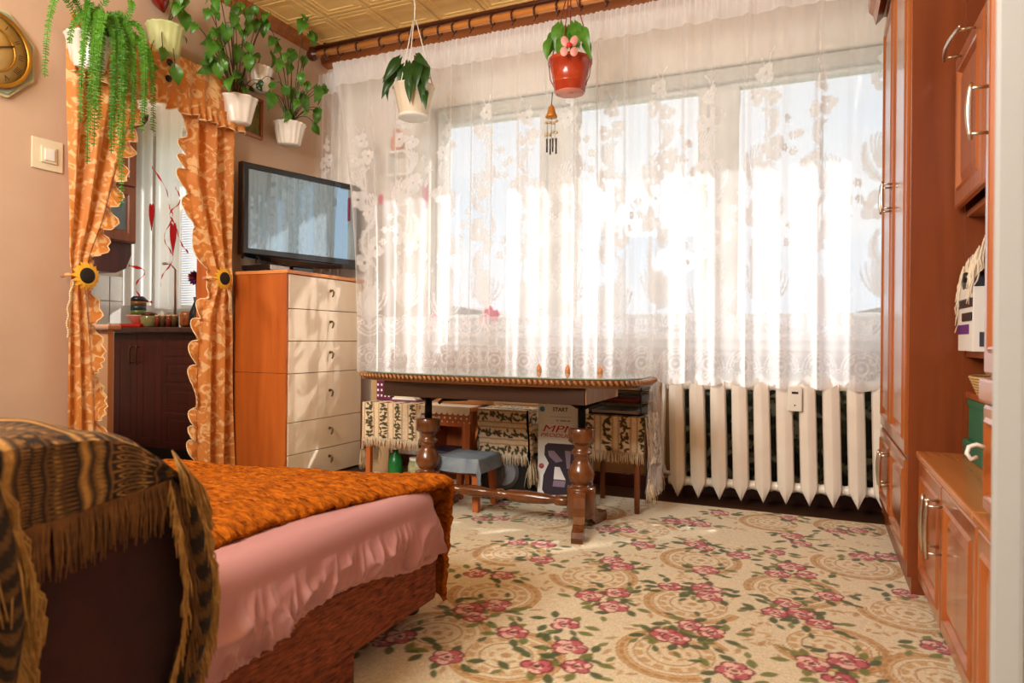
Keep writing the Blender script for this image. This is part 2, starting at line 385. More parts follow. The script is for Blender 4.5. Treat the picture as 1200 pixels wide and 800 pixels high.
struct('baseboard_window', MB().box(XL+.02, XR, YW-.018, YW, 0, .07, .003), W_KIT)
struct('wall_parapet', MB().box(WX0+.02, WX1, YW-.006, YW, .075, WZ0-.06), mat('ochre_plaster', (150,110,66), (166,124,78), rough=.85, nscale=4))
# white door jamb of the doorway the picture is taken from, with the wall beside it
JAMB = mat('jamb_white', (176,178,178), rough=.5)
jm = Matrix.Translation((.183, .848, 0)) @ Matrix.Rotation(-math.atan2(.183, .848), 4, 'Z')
struct('trim_3', MB().box(-.0145, .0145, 0, .16, 0, HC, .005, M=jm), JAMB)
struct('door_2', MB().box(.0155, .60, .003, .043, 0.01, 2.1, .004, M=jm), mat('shaded_grey', (96,90,84), rough=.5))  # shade on the face beside the jamb is put into this dark grey

# window: one structure root with frame, sashes, panes
def window(name, x0, x1, z0, z1, sashes, y=YW+.10):
    fr = struct(name, MB().box(x0, x1, y, y+.07, z0, z0+.035, .004).box(x0, x1, y, y+.07, z1-.045, z1, .004)
                .box(x0, x0+.035, y, y+.07, z0+.036, z1-.046, .004).box(x1-.035, x1, y, y+.07, z0+.036, z1-.046, .004), PVC)
    fr.name = name
    for (a, b) in sashes:
        w = .05
        obj('sash', MB().box(a-w, a, y-.02, y+.05, z0+.02, z1-.04, .006).box(b, b+w, y-.02, y+.05, z0+.02, z1-.04, .006)
            .box(a, b, y-.02, y+.05, z0+.02, z0+.055, .006).box(a, b, y-.02, y+.05, z1-.04-.055, z1-.04, .006), PVC, fr)
        obj('pane', MB().box(a-.003, b+.003, y+.012, y+.018, z0+.052, z1-.09), GLASS, fr)
    return fr
GLASS = bpy.data.materials.new('window_glass'); GLASS.use_nodes = True
nt = GLASS.node_tree; nt.nodes.remove(nt.nodes['Principled BSDF'])
tp = nt.nodes.new('ShaderNodeBsdfTransparent'); gl = nt.nodes.new('ShaderNodeBsdfGlossy'); gl.inputs['Roughness'].default_value = .02
mx = nt.nodes.new('ShaderNodeMixShader'); mx.inputs[0].default_value = .05
nt.links.new(tp.outputs[0], mx.inputs[1]); nt.links.new(gl.outputs[0], mx.inputs[2]); nt.links.new(mx.outputs[0], nt.nodes['Material Output'].inputs[0])
w1 = window('window_1', WX0, WX1, WZ0, WZ1, [(-2.13, -1.49), (-1.25, -.58), (-.37, .56)])
obj('mullion', MB().box(-1.44, -1.30, YW+.09, YW+.17, WZ0+.036, WZ1-.046, .004).box(-.53, -.42, YW+.09, YW+.17, WZ0+.036, WZ1-.046, .004), PVC, w1)
obj('roller_box', MB().box(WX0+.04, WX1-.04, YW+.03, YW+.075, WZ1-.075, WZ1-.005, .008), mat('roller_box_grey', (206,204,198), rough=.5), w1)
obj('window_sill', MB().box(WX0+.02, WX1, YW-.04, YW+.12, WZ0-.028, WZ0, .006), PVC, w1)
w2 = window('window_2', KX0, KX1, KZ0, KZ1, [(-4.66, -4.13), (-4.02, -3.54)])
# outside: balcony railing and distant houses
t = thing('balcony_railing', 'white balcony railing seen through the lace below the sky', 'railing', (-.7, 4.85, .2))
obj('handrail', MB().box(-3.4, 1.6, 4.83, 4.88, .955, .985, .006), PVC, t)
for k in range(26): obj('baluster', MB().box(-3.3+k*.19, -3.28+k*.19, 4.85, 4.865, .25, .953), PVC, t)
struct('floor_balcony', MB().box(-3.5, 1.7, 3.94, 4.95, .05, .2), mat('concrete', (170,168,160), rough=.9))
for k, (x, y, w, h, lab) in enumerate([(-34, 62, 16, 6.3, 'pale far apartment house on the left of the view outside'), (-8, 70, 13, 5.5, 'pale far house in the middle of the view outside'), (9, 66, 12, 6.8, 'pale far house at the right of the view outside')]):
    t = thing('far_house', lab, 'house', (x, y, -5), 0, None)
    obj('wall', MB().box(x-w/2, x+w/2, y, y+8, -6, h-3.6), WALLW, t)
    obj('roof', MB().prism([(x-w/2-.5, h-3.6), (x+w/2+.5, h-3.6), (x, h-2.2)], y-.4, y+8.4, 'y'), mat('roof_tile', (190,170,156), rough=.8), t)
    for q in range(4): obj('window', MB().box(x-w/2+1.4+q*w/4.3, x-w/2+2.6+q*w/4.3, y-.05, y+.1, h-6, h-4.6), GREY, t)
struct('ground_outside', MB().box(-150, 150, 8, 220, -6.2, -6), mat('far_ground', (120,130,96), rough=1))

# ================================================================== WALL UNIT (right)
def door(parent, x, y0, y1, z0, z1, name='door', rail=.055, m=None):
    """framed door facing -X; near edge y0 < y1"""
    mb = MB(); g = .0025
    raised(mb, (x, y1-g, z0+g), (0,-1,0), (0,0,1), (-1,0,0), (y1-y0)-2*g, (z1-z0)-2*g,
           [(0, -.004), (.006, 0), (rail-.012, .0), (rail-.004, .005), (rail, .003), (rail+.008, -.008), (rail+.014, -.008), (rail+.032, -.001), (rail+.036, -.001)], .018)
    return obj(name, mb, m or W_CHERRY, parent)
def bar(parent, x, y, za, zb, proud=.035, m=None):
    return obj('handle', handle(MB(), (x, y, za), (x, y, zb), (-1,0,0), proud, .0052, .004), m or NICK, parent)
# wardrobe
t = thing('wardrobe', 'tall cherry wood wardrobe beside the radiator and window', 'wardrobe', (.57, 2.95, 0))
WZT = 2.22
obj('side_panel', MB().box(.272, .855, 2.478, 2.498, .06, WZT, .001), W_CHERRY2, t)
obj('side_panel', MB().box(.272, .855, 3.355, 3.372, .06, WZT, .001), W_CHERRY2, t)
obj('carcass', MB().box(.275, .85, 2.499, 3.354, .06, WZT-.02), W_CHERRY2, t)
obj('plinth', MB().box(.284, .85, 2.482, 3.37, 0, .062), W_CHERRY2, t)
obj('cornice', MB().prism([(.86, WZT), (.262, WZT), (.232, WZT-.03), (.222, WZT+.01), (.205, WZT+.03), (.20, WZT+.06), (.86, WZT+.06)][::-1], 2.44, 3.385, 'y'), W_CHERRY, t)
ym = 2.935
for (a, b, hy) in ((2.483, ym, ym-.035), (ym, 3.37, ym+.035)):
    d = door(t, .262, a, b, .44, 2.16); bar(d, .262, hy, 1.30, 1.39)
    d = door(t, .262, a, b, .105, .432, 'lower_door', .045); bar(d, .262, hy, .265, .375)
# base cabinets
def base_cab(y0, y1, lab, doors, hh=.46):
    t = thing('base_cabinet', lab, 'cabinet', (.57, (y0+y1)/2, 0))
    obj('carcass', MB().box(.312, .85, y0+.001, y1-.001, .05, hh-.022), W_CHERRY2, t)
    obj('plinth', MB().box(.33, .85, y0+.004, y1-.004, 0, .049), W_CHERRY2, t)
    obj('worktop', MB().box(.292, .855, y0+.001, y1-.001, hh-.021, hh, .005), W_TOP, t)
    for (a, b, hy) in doors:
        d = door(t, .300, a, b, .055, hh-.026, rail=.05); bar(d, .300, hy, .265, .385, .036 if y0 > 1.6 else .018)
base_cab(1.634, 2.476, 'low cherry cabinet with two doors next to the wardrobe', [(1.638, 2.05, 2.012), (2.052, 2.473, 2.088)])
base_cab(.98, 1.633, 'low cherry cabinet under the drawer beside the white door jamb', [(1.31, 1.629, 1.335), (.985, 1.308, 1.27)])
# open shelf unit with flap cabinet standing on the low cabinet
t = thing('shelf_unit', 'open cherry shelf unit standing on the low cabinet', 'shelf', (.63, 2.05, .462))
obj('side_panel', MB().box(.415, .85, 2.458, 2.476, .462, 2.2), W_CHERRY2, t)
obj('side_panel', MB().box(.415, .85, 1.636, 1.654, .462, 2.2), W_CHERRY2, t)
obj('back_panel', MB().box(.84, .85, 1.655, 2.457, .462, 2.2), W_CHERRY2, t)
for z, n in ((.652, 'shelf'), (.775, 'shelf'), (1.20, 'shelf'), (1.672, 'shelf')):
    obj(n, MB().box(.420, .839, 1.655, 2.457, z-.018, z, .002), W_CHERRY, t)
dd = door(t, .385, 2.07, 2.455, 1.205, 1.665, 'flap_door'); obj('handle', handle(MB(), (.385, 2.16, 1.715-.075), (.385, 2.36, 1.715-.075), (-1,0,0), .04, .0055, .01), NICK, dd)
dd = door(t, .385, 1.66, 2.066, 1.205, 1.665, 'flap_door')
# tall glass-door unit near the camera
t = thing('tall_cabinet', 'tall narrow cherry cabinet on the low cabinet beside the door jamb', 'cabinet', (.58, 1.3, .462))
obj('carcass', MB().box(.322, .85, .985, 1.632, .462, 2.2, .002), W_CHERRY2, t)
d = door(t, .308, 1.31, 1.631, .735, 2.19); bar(d, .308, 1.59, 1.21, 1.30, .032)
d = door(t, .308, .99, 1.308, .735, 2.19)
d = door(t, .308, .99, 1.631, .465, .68, 'drawer', .035)
obj('knob', MB().tube([(.300, 1.56, .60), (.285, 1.56, .605), (.272, 1.555, .60), (.268, 1.55, .588), (.274, 1.548, .578), (.285, 1.552, .582)], .0042, 8), WHITE, d)
obj('rail', MB().box(.30, .33, .99, 1.631, .684, .731, .006), W_CHERRY, t)
# things on the shelves
t = thing('appliance_box', 'white appliance box with black and purple print on the upper open shelf', 'box', (.46, 2.33, .776))
obj('carton', MB().box(.395, .60, 2.22, 2.43, .776, .955, .002), mat('white_card', (232,230,226), rough=.6), t)
obj('print', MB().box(.3935, .3945, 2.225, 2.425, .90, .925).box(.392, .3945, 2.23, 2.36, .862, .885), BLACK, t, label='black printed bands')
obj('print', MB().box(.3935, .3945, 2.27, 2.428, .825, .852), mat('purple_print', (96,30,120), rough=.5), t, label='purple printed band')
obj('print', MB().box(.41, .58, 2.2185, 2.2195, .79, .83), mat('dark_grey_print', (60,62,70), rough=.5), t, label='dark printed panel')
t = thing('waffle_maker', 'dark grey appliance lid standing on the white box under the shawl', 'appliance', (.46, 2.33, .956))
obj('lid', MB().box(.398, .58, 2.24, 2.42, .956, 1.0, .012), mat('charcoal', (50,54,64), rough=.4), t)
obj('knob', MB().lathe([(.012, 0), (.016, .006), (.014, .016)], c=(.385, 2.30, .985), axis='x', seg=12), BLACK, t)
# folded fringed shawl
def shawl(u, v):
    y = 2.20+.245*u; a = v
    x = .43-.045*math.sin(a*PI*.9) - .015*math.sin(u*9)*a + .10*(1-a)
    z = 1.185-.185*a+.012*math.sin(u*14+a*3) - .06*(u)**2 if a > 0.01 else 1.185-.06*u*u
    return (x, y, z)
t = thing('fringed_shawl', 'folded cream shawl with long fringe on top of the white box', 'shawl', (.45, 2.33, 1.001))
obj('cloth', MB().grid(shawl, 24, 10), mat('cream_wool', (222,206,184), (236,224,204), rough=.9, nscale=60, bump=.4, bscale=200), t)
obj('cloth', MB().grid(lambda u, v: (.53+.02*math.sin(v*3), 2.2+.245*u, 1.185-.06*u*u-.18*v), 10, 4), MATS['cream_wool'], t)
mb = MB()
for k in range(90):
    u = rng.rand(); p = Vector(shawl(u, .45+.55*rng.rand())); pts = [p+Vector((-.006, 0, 0))]
    L_ = .05+.07*rng.rand(); dy = .02*(rng.rand()-.3)
    for q in range(1, 5): pts.append(p+Vector((-.008-.012*q/4*rng.rand(), dy*q/4+.003*(rng.rand()-.5), -L_*q/4)))
    mb.tube(pts, [.0022, .0025, .0025, .002, .0012], 4)
obj('fringe', mb, MATS['cream_wool'], t, kind='stuff')
# basket
t = thing('wicker_basket', 'small tan wicker basket on the lower open shelf', 'basket', (.46, 2.30, .653))
def bask(u, v):
    a = u*2*PI; r = 1+.25*v; return (.50+.075*r*math.cos(a), 2.30+.12*r*math.sin(a), .654+.048*v)
mb = MB()
for k in range(7):
    v = k/6; mb.tube([tuple(np.array(bask(q/32, v))+np.array([0, 0, .002*math.sin(q*PI)])) for q in range(32)], .0042, 5, True)
for q in range(28): mb.tube([bask(q/28, 0), bask(q/28, .5), bask(q/28, 1.05)], .003, 4)
obj('weave', mb, mat('wicker', (196,158,100), (216,180,124), rough=.6, nscale=60), t)
obj('bottom', MB().lathe([(.07, 0), (.07, .004)], c=(.50, 2.30, .6535), seg=20), MATS['wicker'], t)
obj('contents', MB().box(.46, .56, 2.22, 2.38, .66, .69, .01), mat('cream_paper', (224,212,186), rough=.7), t)
# green boxes
GRN = mat('green_card', (38,104,74), (46,116,84), rough=.55, nscale=8)
for k, (z0, z1, dx, lab) in enumerate(((.462, .512, -.012, 'flat green cardboard box standing lowest on the low cabinet'), (.514, .632, 0, 'green cardboard box stacked on the flat green one'))):
    t = thing('storage_box', lab, 'box', (.5, 2.3, z0))
    obj('body', MB().box(.425+dx, .62, 2.08, 2.44, z0, z1-.012, .002), GRN, t)
    obj('lid', MB().box(.4225+dx, .623, 2.077, 2.443, z1-.02, z1, .002), GRN, t)

# ================================================================== CHEST, TV
CX0, CX1, CY0, CY1, CZ = -2.935, -2.565, 2.83, 3.50, 1.155
t = thing('chest_of_drawers', 'tall orange and cream chest of six drawers beside the window', 'chest', (-2.75, 3.16, 0))
obj('carcass', MB().box(CX0, CX1-.022, CY0+.016, CY1-.016, .0, CZ-.02), mat('plum_edge', (110,40,30), rough=.5), t)
obj('side_panel', MB().box(CX0, CX1-.006, CY0, CY0+.015, 0, .60, .001).box(CX0, CX1-.006, CY0, CY0+.015, .602, CZ-.02, .001), W_CH, t)
obj('side_panel', MB().box(CX0, CX1-.006, CY1-.015, CY1, 0, CZ-.02, .001), W_CH, t)
obj('top', MB().box(CX0-.002, CX1+.006, CY0-.004, CY1+.004, CZ-.019, CZ, .003), W_CHL, t)
zs = [.04, .22, .385, .62, .785, .955, 1.134]
zs = [.012, .161, .335, .598, .774, .949, 1.133]
for k in range(6):
    d = obj('drawer', MB().box(CX1-.02, CX1, CY0+.018, CY1-.018, zs[k]+.002, zs[k+1]-.002, .0015), W_DR, t)
    zc = (zs[k]+zs[k+1])/2+.01; yc = (CY0+CY1)/2+.02
    obj('handle', MB().tube([(CX1-.002, yc, zc+.014), (CX1+.016, yc, zc+.016), (CX1+.024, yc, zc+.006), (CX1+.021, yc, zc-.012), (CX1+.014, yc, zc-.022)], [.006, .006, .006, .005, .004], 8).lathe([(.009, 0), (.008, .004)], c=(CX1, yc, zc+.014), axis='x', seg=10), ANTB, d)
SCREEN = mat('screen_glass', (20,28,34), rough=.03, spec=.9, coat=.3); SCREEN.node_tree.nodes['Principled BSDF'].inputs['Specular Tint'].default_value = (.66, .86, 1, 1); SCREEN.node_tree.nodes['Principled BSDF'].inputs['IOR'].default_value = 3.2
# television
TVR = math.radians(16); U = Vector((math.sin(TVR), math.cos(TVR), 0)); Nn = Vector((math.cos(TVR), -math.sin(TVR), 0))
P0 = Vector((-2.855, 2.80, 0)); W_, Z0_, Z1_ = .80, 1.215, 1.755
TM = Matrix((( U.x, Nn.x, 0, P0.x), (U.y, Nn.y, 0, P0.y), (0, 0, 1, 0), (0, 0, 0, 1)))   # local x along the screen, y out of it
t = thing('television', 'flat black television on top of the chest of drawers', 'television', tuple(P0+U*W_/2+Vector((0,0,CZ))))
GLB = mat('gloss_black', (12,13,15), rough=.12, coat=.5)
mb = MB(); V = lambda x, y, z: TM @ Vector((x, y, z))
raised(mb, V(0,0,Z0_+.03), U, (0,0,1), Nn, W_, Z1_-Z0_-.03, [(0, -.012), (.004, -.002), (.010, 0), (.034, 0), (.036, -.006)], .05)
obj('bezel', mb, GLB, t)
def chin(u, v):
    x = W_*u; z = Z0_+.032-.014*math.sin(PI*u)*1.0 ; return V(x, .0005-.012*v, z+.006-.034*v*(.45+.55*math.sin(PI*u)))
obj('speaker_grille', MB().grid(chin, 24, 3).box(.02, W_-.02, -.045, -.014, Z0_+.01, Z0_+.04, M=TM), GLB, t)
obj('screen', MB().box(.037, W_-.037, -.008, -.0045, Z0_+.068, Z1_-.037, M=TM), SCREEN, t)
obj('back_shell', MB().box(.06, W_-.06, -.10, -.051, Z0_+.08, Z1_-.06, .02, M=TM), BLACK, t)
obj('neck', MB().box(.33, .47, -.06, -.03, CZ+.018, Z0_+.09, .004, M=TM), GLB, t)
obj('stand', MB().lathe([(.98, .0), (1, .006), (.9, .014), (.3, .018)], seg=28, M=TM @ Matrix.Translation((.40, -.05, CZ+.001)) @ Matrix.Diagonal((.22, .105, 1, 1))), GLB, t)
t = thing('set_top_box', 'silver and black set top box on the chest under the television', 'box', (-2.75, 2.93, CZ))
obj('case', MB().box(-2.90, -2.70, 2.84, 2.99, CZ+.004, CZ+.034, .003), BLACK, t)
obj('front_panel', MB().box(-2.699, -2.692, 2.845, 2.985, CZ+.005, CZ+.032, .002), SILV, t)
mb = MB()
for k, y in enumerate((2.845, 2.98)): mb.box(-2.88, -2.86, y-.004, y+.004, CZ, CZ+.005).box(-2.72, -2.705, y-.004, y+.004, CZ, CZ+.005)
obj('foot', mb, BLACK, t)
t = obj('cable', MB().tube([(-2.80, 2.80+.045, CZ+.045), (-2.79, 2.835, CZ+.075), (-2.775, 2.83, CZ+.08), (-2.765, 2.84, CZ+.05), (-2.76, 2.85, CZ+.037)], .003, 6), BLACK, label='small black looped cable behind the set top box', cat='cable')

# ================================================================== RADIATOR
t = thing('radiator', 'white cast iron radiator with ten ribs under the window', 'radiator', (-.23, 3.47, .05))
tilt = math.radians(-1.6); RM = Matrix.Translation((-.23, 3.48, .35)) @ Matrix.Rotation(tilt, 4, 'Y')
def rib(mb, xc):
    # front outline, half, from the pointed foot to the rounded crown, with a proud centre ridge
    out = [(.0, -.320), (.012, -.296), (.026, -.268), (.036, -.250), (.0375, -.22), (.038, 0), (.037, .20), (.034, .235), (.024, .262), (.010, .276), (0, .292)]
    ring = [(x, z) for x, z in out]+[(-x, z) for x, z in out[-2:0:-1]]
    n = len(ring); vs = []
    for (sc, y) in ((.55, .055), (.9, .045), (1.0, -.02), (.86, -.036), (.35, -.044), (.06, -.047)):
        for x, z in ring: vs.append(RM @ Vector((xc+x*sc, y, z*(.93+.07*min(1, sc*1.1)) if sc < 1 else z)))
    fs = [(i*n+k, i*n+(k+1) % n, (i+1)*n+(k+1) % n, (i+1)*n+k) for i in range(5) for k in range(n)]
    fs.append(tuple(range(n))[::-1]); fs.append(tuple(5*n+k for k in range(n))); mb.add(vs, fs, False)
for k in range(10):
    mb = MB(); rib(mb, -.398+k*.1005); o = obj('rib', mb, ENAM, t)
RH = lambda prof, z, y: MB().lathe(prof, seg=16, M=RM @ Matrix.Translation((0, y, z)) @ Matrix.Rotation(PI/2, 4, 'Y'))
pr = []
for k in range(10):
    c = -.398+k*.1005; pr += [(.021, c-.05), (.026, c-.03), (.026, c+.03), (.021, c+.0499)]
obj('pipe', RH(pr, .235, .01), ENAM, t, label='upper header pipe'); obj('pipe', RH(pr, -.245, .01), ENAM, t, label='lower header pipe')
obj('pipe', MB().tube([(-.66, 3.53, .12), (-.70, 3.54, .12), (-.715, 3.56, .16), (-.715, 3.57, .75)], .011, 8), ENAM, t, label='thin riser pipe')
obj('heat_meter', MB().box(-.112, -.052, 3.415, 3.432, .475, .592, .006, M=Matrix.Translation((0,.0,0))), WHITE, t)
obj('meter_display', MB().box(-.096, -.068, 3.4135, 3.4148, .556, .566).box(-.085, -.079, 3.4135, 3.4148, .50, .506), BLACK, t)
# foliage-patterned foil behind the radiator
xs = np.linspace(-.66, .60, 200); zs_ = np.linspace(.10, .70, 100)
X, Z = np.meshgrid(xs, zs_); pt = Paint(-.66, .60, .10, .70, 1.26/199, s2l((34,38,28)))
for k in range(420): pt.leaf(-.66+1.26*rng.rand(), .1+.6*rng.rand(), .05+.05*rng.rand(), .02+.02*rng.rand(), rng.rand()*6.3, s2l([(70,84,52),(120,122,96),(160,160,140),(20,22,18)][k % 4]))
a_ = pt.a[:, :200]; nr = a_.shape[0]; X, Z = np.meshgrid(pt.xs[:200], pt.ys)
o = npgrid('leafy_wall_panel', X, 0*X+3.60+.004*np.sin(X*40), Z, mat('leaf_print', (255,255,255), attr='Col', rough=.5), label='dark green leaf patterned sheet behind the radiator', cat='wall sheet')
vattr(o, 'Col', a_, True)
# ================================================================== TABLE
TX, TY, TZ = -1.265, 2.74, .645
t = thing('dining_table', 'walnut table with rope carved edge and turned pedestals before the lace curtain', 'table', (TX, TY, 0))
def outline(a, ax=.668, ay=.30, n=3.2):
    c, s = math.cos(a), math.sin(a); return (TX+ax*math.copysign(abs(c)**(2/n), c), TY+ay*math.copysign(abs(s)**(2/n), s))
ol = [outline(2*PI*k/72) for k in range(72)]; sc = lambda q: [(TX+(x-TX)*q, TY+(y-TY)*q) for x, y in ol]
mb = MB(); vs = []; prf = [(.955, TZ-.034), (.985, TZ-.032), (.992, TZ-.022), (.982, TZ-.018), (.982, TZ-.004), (.975, TZ-.001)]
for q, z in prf: vs += [(x, y, z) for x, y in sc(q)]
fs = [(i*72+k, i*72+(k+1) % 72, (i+1)*72+(k+1) % 72, (i+1)*72+k) for i in range(5) for k in range(72)]+[tuple(range(72)), tuple(5*72+k for k in range(72))]
obj('tabletop', mb.add(vs, fs), mat('tabletop_walnut', (84,48,24), (110,66,34), rough=.3, nscale=3, nstretch=(1,7,7), coat=.4), t)
mb = MB(); nb = 150; per = [Vector((*outline(2*PI*k/900), 0)) for k in range(901)]; L = [0]
for k in range(900): L.append(L[-1]+(per[k+1]-per[k]).length)
j = 0
for k in range(nb):
    s_ = L[-1]*k/nb
    while L[j+1] < s_: j += 1
    p = per[j].lerp(per[j+1], (s_-L[j])/max(1e-6, L[j+1]-L[j])); tg = (per[j+1]-per[j]).normalized(); no = Vector((tg.y, -tg.x, 0))
    c = p+Vector((0,0,TZ-.012)); d = (tg*.75+Vector((0,0,-.9))).normalized()*.011
    mb.tube([c-d, c-d*.5, c+d*.5, c+d], [.003, .0062, .0062, .003], 6)
obj('rope_edge', mb, W_ROPE, t, kind='stuff')
mb = MB(); vs = []
for q, z in ((.965, TZ), (.972, TZ+.001), (.972, TZ+.004), (.965, TZ+.005)): vs += [(x, y, z) for x, y in sc(q)]
obj('glass_top', mb.add(vs, [(i*72+k, i*72+(k+1) % 72, (i+1)*72+(k+1) % 72, (i+1)*72+k) for i in range(3) for k in range(72)]+[tuple(range(72)), tuple(3*72+k for k in range(72))]),
    mat('green_glass', (200,232,220), rough=.03, trans=.6, spec=.8), t)
obj('apron', MB().box(-1.72, -.805, 2.50, 2.98, TZ-.10, TZ-.035, .003), W_DARK, t)
obj('apron_end', MB().box(-.8045, -.80, 2.51, 2.97, TZ-.098, TZ-.036), mat('pale_end_wood', (150,110,80), (176,136,104), rough=.35, nscale=8, nstretch=(1,6,1)), t, label='pale end board')  # end face of the apron, paler than its front
PED = [(.052, .432), (.055, .428), (.055, .375), (.050, .372), (.036, .36), (.030, .345), (.042, .333), (.046, .326), (.034, .318), (.030, .30), (.038, .285), (.051, .262), (.056, .24), (.053, .22), (.042, .203), (.032, .196), (.045, .19), (.058, .186), (.060, .18), (.060, .075), (.050, .06)][::-1]
for px in (-1.625, -.885):
    p = obj('pedestal', MB().lathe(PED, c=(px, TY-.02, 0), seg=24), W_TURN, t)
    mb = MB().tube([(px, TY-.02, .43), (px, TY-.02, .55)], .017, 12).box(px-.028, px+.028, TY-.06, TY+.02, TZ-.115, TZ-.101, .003)
    mb.prism([(px-.09, TZ-.103), (px+.09, TZ-.103), (px+.02, TZ-.135), (px-.02, TZ-.135)], TY-.025, TY-.015, 'y')
    obj('adjuster', mb, BLKM, t)
    for sgn in (-1, 1):
        yy = TY-.02
        side = [(.03, .175), (.075, .172), (.092, .155), (.095, .12), (.10, .085), (.125, .055), (.175, .045), (.205, .05), (.215, .03), (.205, .0), (.15, .0), (.10, .012), (.065, .035), (.05, .07), (.03, .085)]
        if sgn < 0: side = [(.03, .175), (.075, .175), (.100, .160), (.110, .12), (.108, .085), (.125, .06), (.165, .052), (.205, .05), (.215, .03), (.205, .0), (.15, .0), (.10, .012), (.065, .035), (.05, .07), (.03, .085)]
        obj('leg', MB().prism([(sgn*a, b) for a, b in side], -.023, .023, 'x', M=Matrix.Translation((px, yy, 0)) @ Matrix.Rotation(math.radians(14 if sgn < 0 else -8), 4, 'Z')), W_TURN, t)
SP = [(.013, -.68), (.020, -.66), (.020, -.60), (.024, -.585), (.017, -.575), (.024, -.55), (.027, -.50), (.022, -.44), (.015, -.40), (.024, -.385), (.024, -.36), (.016, -.35), (.025, -.32), (.028, -.24), (.022, -.15), (.015, -.12), (.022, -.11), (.022, -.08), (.02, -.06), (.013, -.055)]
obj('stretcher', MB().lathe([(r, h) for r, h in SP], c=(-.885, TY-.02, .118), seg=14, axis='x'), W_TURN, t)
mb = MB().tube([(-1.38, 2.74, .545), (-1.38, 2.62, .535), (-1.48, 2.60, .530), (-1.50, 2.60, .515)], .008, 6)
obj('crank', mb, BLKM, t)
for k, (x, y) in enumerate(((-1.17, 2.95), (-1.03, 2.95), (-.87, 2.93))):
    tt = thing('wooden_peg', ['small pointed wooden peg on the table, left of three', 'small pointed wooden peg on the table, middle of three', 'small pointed wooden peg on the table, right of three'][k], 'peg', (x, y, TZ+.006), group='small pegs on the table')
    obj('body', MB().lathe([(.012, 0), (.013, .004), (.010, .018), (.002, .032)], c=(x, y, TZ+.006), seg=10), W_CHL, tt)

# woven runners (pattern painted per vertex)
CRE = s2l((226,206,174)); TAN = s2l((190,150,108)); OLV = s2l((66,66,32)); BRN = s2l((84,60,34))
def runner_pat(w, h, vertical=True, step=.004, bandw=.05, gap=.035):
    p = Paint(0, w, 0, h, step, CRE); r = np.random.RandomState(int(w*1000)); per = bandw+gap
    n = int((w if vertical else h)/per)+1
    for k in range(n):
        c = gap/2+bandw/2+k*per; LL = h if vertical else w
        for off in (-.62, .62): p.line([(c+off*bandw, 0), (c+off*bandw, LL)] if vertical else [(0, c+off*bandw), (LL, c+off*bandw)], .008, TAN)
        q = 0
        while q < LL:
            for s_ in (-1, 1):
                a = r.rand()*PI; o_ = (r.rand()-.5)*bandw*.75; q2 = q+.01*r.randn()
                x, y = (c+o_, q2) if vertical else (q2, c+o_)
                p.leaf(x, y, .024+.012*r.rand(), .013, a, OLV if r.rand() < .6 else BRN)
            q += .013
    return p
CLOTH = mat('woven_runner', (255,255,255), attr='Col', rough=.9, nscale=160, bump=.4, bscale=260)
CREAMC = mat('cream_yarn', (224,204,172), rough=.9)
def runner(root, name, w, h, fn, vertical=True, **k):
    p = runner_pat(w, h, vertical, **k); U, V_ = np.meshgrid(p.xs/w, p.ys/h); X, Y, Z = fn(U, V_)
    o = npgrid(name, X, Y, Z, CLOTH, root); vattr(o, 'Col', p.a, True); return o
def fringe(root, pts, L_, n, r=.0016, mtl=None, lean=(0,0,0), name='fringe', jit=.15, sag=.25):
    """n strands hanging along the polyline pts"""
    mb = MB(); P_ = [Vector(p) for p in pts]; seg = [0]
    for i in range(len(P_)-1): seg.append(seg[-1]+(P_[i+1]-P_[i]).length)
    for q in range(n):
        s_ = seg[-1]*(q+rng.rand()*.8)/n; i = max(0, min(len(P_)-2, int(np.searchsorted(seg, s_))-1)); a = (s_-seg[i])/max(1e-6, seg[i+1]-seg[i])
        b = P_[i].lerp(P_[i+1], a); ll = L_*(.8+.35*rng.rand()); d = (Vector(lean)+Vector((rng.randn()*jit, rng.randn()*jit, -1))).normalized()
        mid = b+d*ll*.5+Vector((rng.randn(), rng.randn(), 0))*ll*.03
        e_ = b+(d*(1-sag)+Vector((0,0,-1))*sag)*ll; mb.tube([b, mid, e_], [r, r*1.1, r*.5], 4)
    return obj(name, mb, mtl or CREAMC, root, kind='stuff')
# low table at the left with shelf, and box half at its right
t = thing('low_table', 'low orange wooden table with a shelf under the window, left of the stool', 'table', (-1.9, 3.2, 0))
obj('top', MB().box(-2.22, -1.58, 3.06, 3.34, .425, .447, .003), W_STOOL, t)
for x in (-2.205, -1.60):
    for y in (3.075, 3.325): obj('leg', MB().box(x-.014, x+.014, y-.014, y+.014, 0, .424, .003), W_STOOL, t)
obj('shelf', MB().box(-2.189, -1.90, 3.07, 3.33, .215, .232, .003), W_STOOL, t)
obj('cabinet_body', MB().box(-1.885, -1.618, 3.085, 3.33, .13, .155).box(-1.885, -1.86, 3.085, 3.33, .156, .424).box(-1.642, -1.618, 3.085, 3.33, .156, .424).box(-1.859, -1.643, 3.31, 3.33, .156, .424).box(-1.859, -1.643, 3.085, 3.10, .345, .424), W_STOOL, t)
for k in range(4):
    setp(obj('magazine', MB().box(-1.85, -1.66, 3.10, 3.30, .157+k*.014, .168+k*.014, .001), mat('mag_%d' % k, [(60,30,24),(30,60,40),(120,96,40),(40,40,60)][k], rough=.5)), ['dark red magazine lowest in the low table compartment', 'green magazine second in the low table compartment', 'ochre magazine third in the low table compartment', 'dark blue magazine topmost in the low table compartment'][k], 'magazine', 'magazines in the low table')
tt = thing('table_runner', 'cream and olive woven runner with vertical stripes on the left end of the low table', 'runner', (-2.05, 3.1, .45))
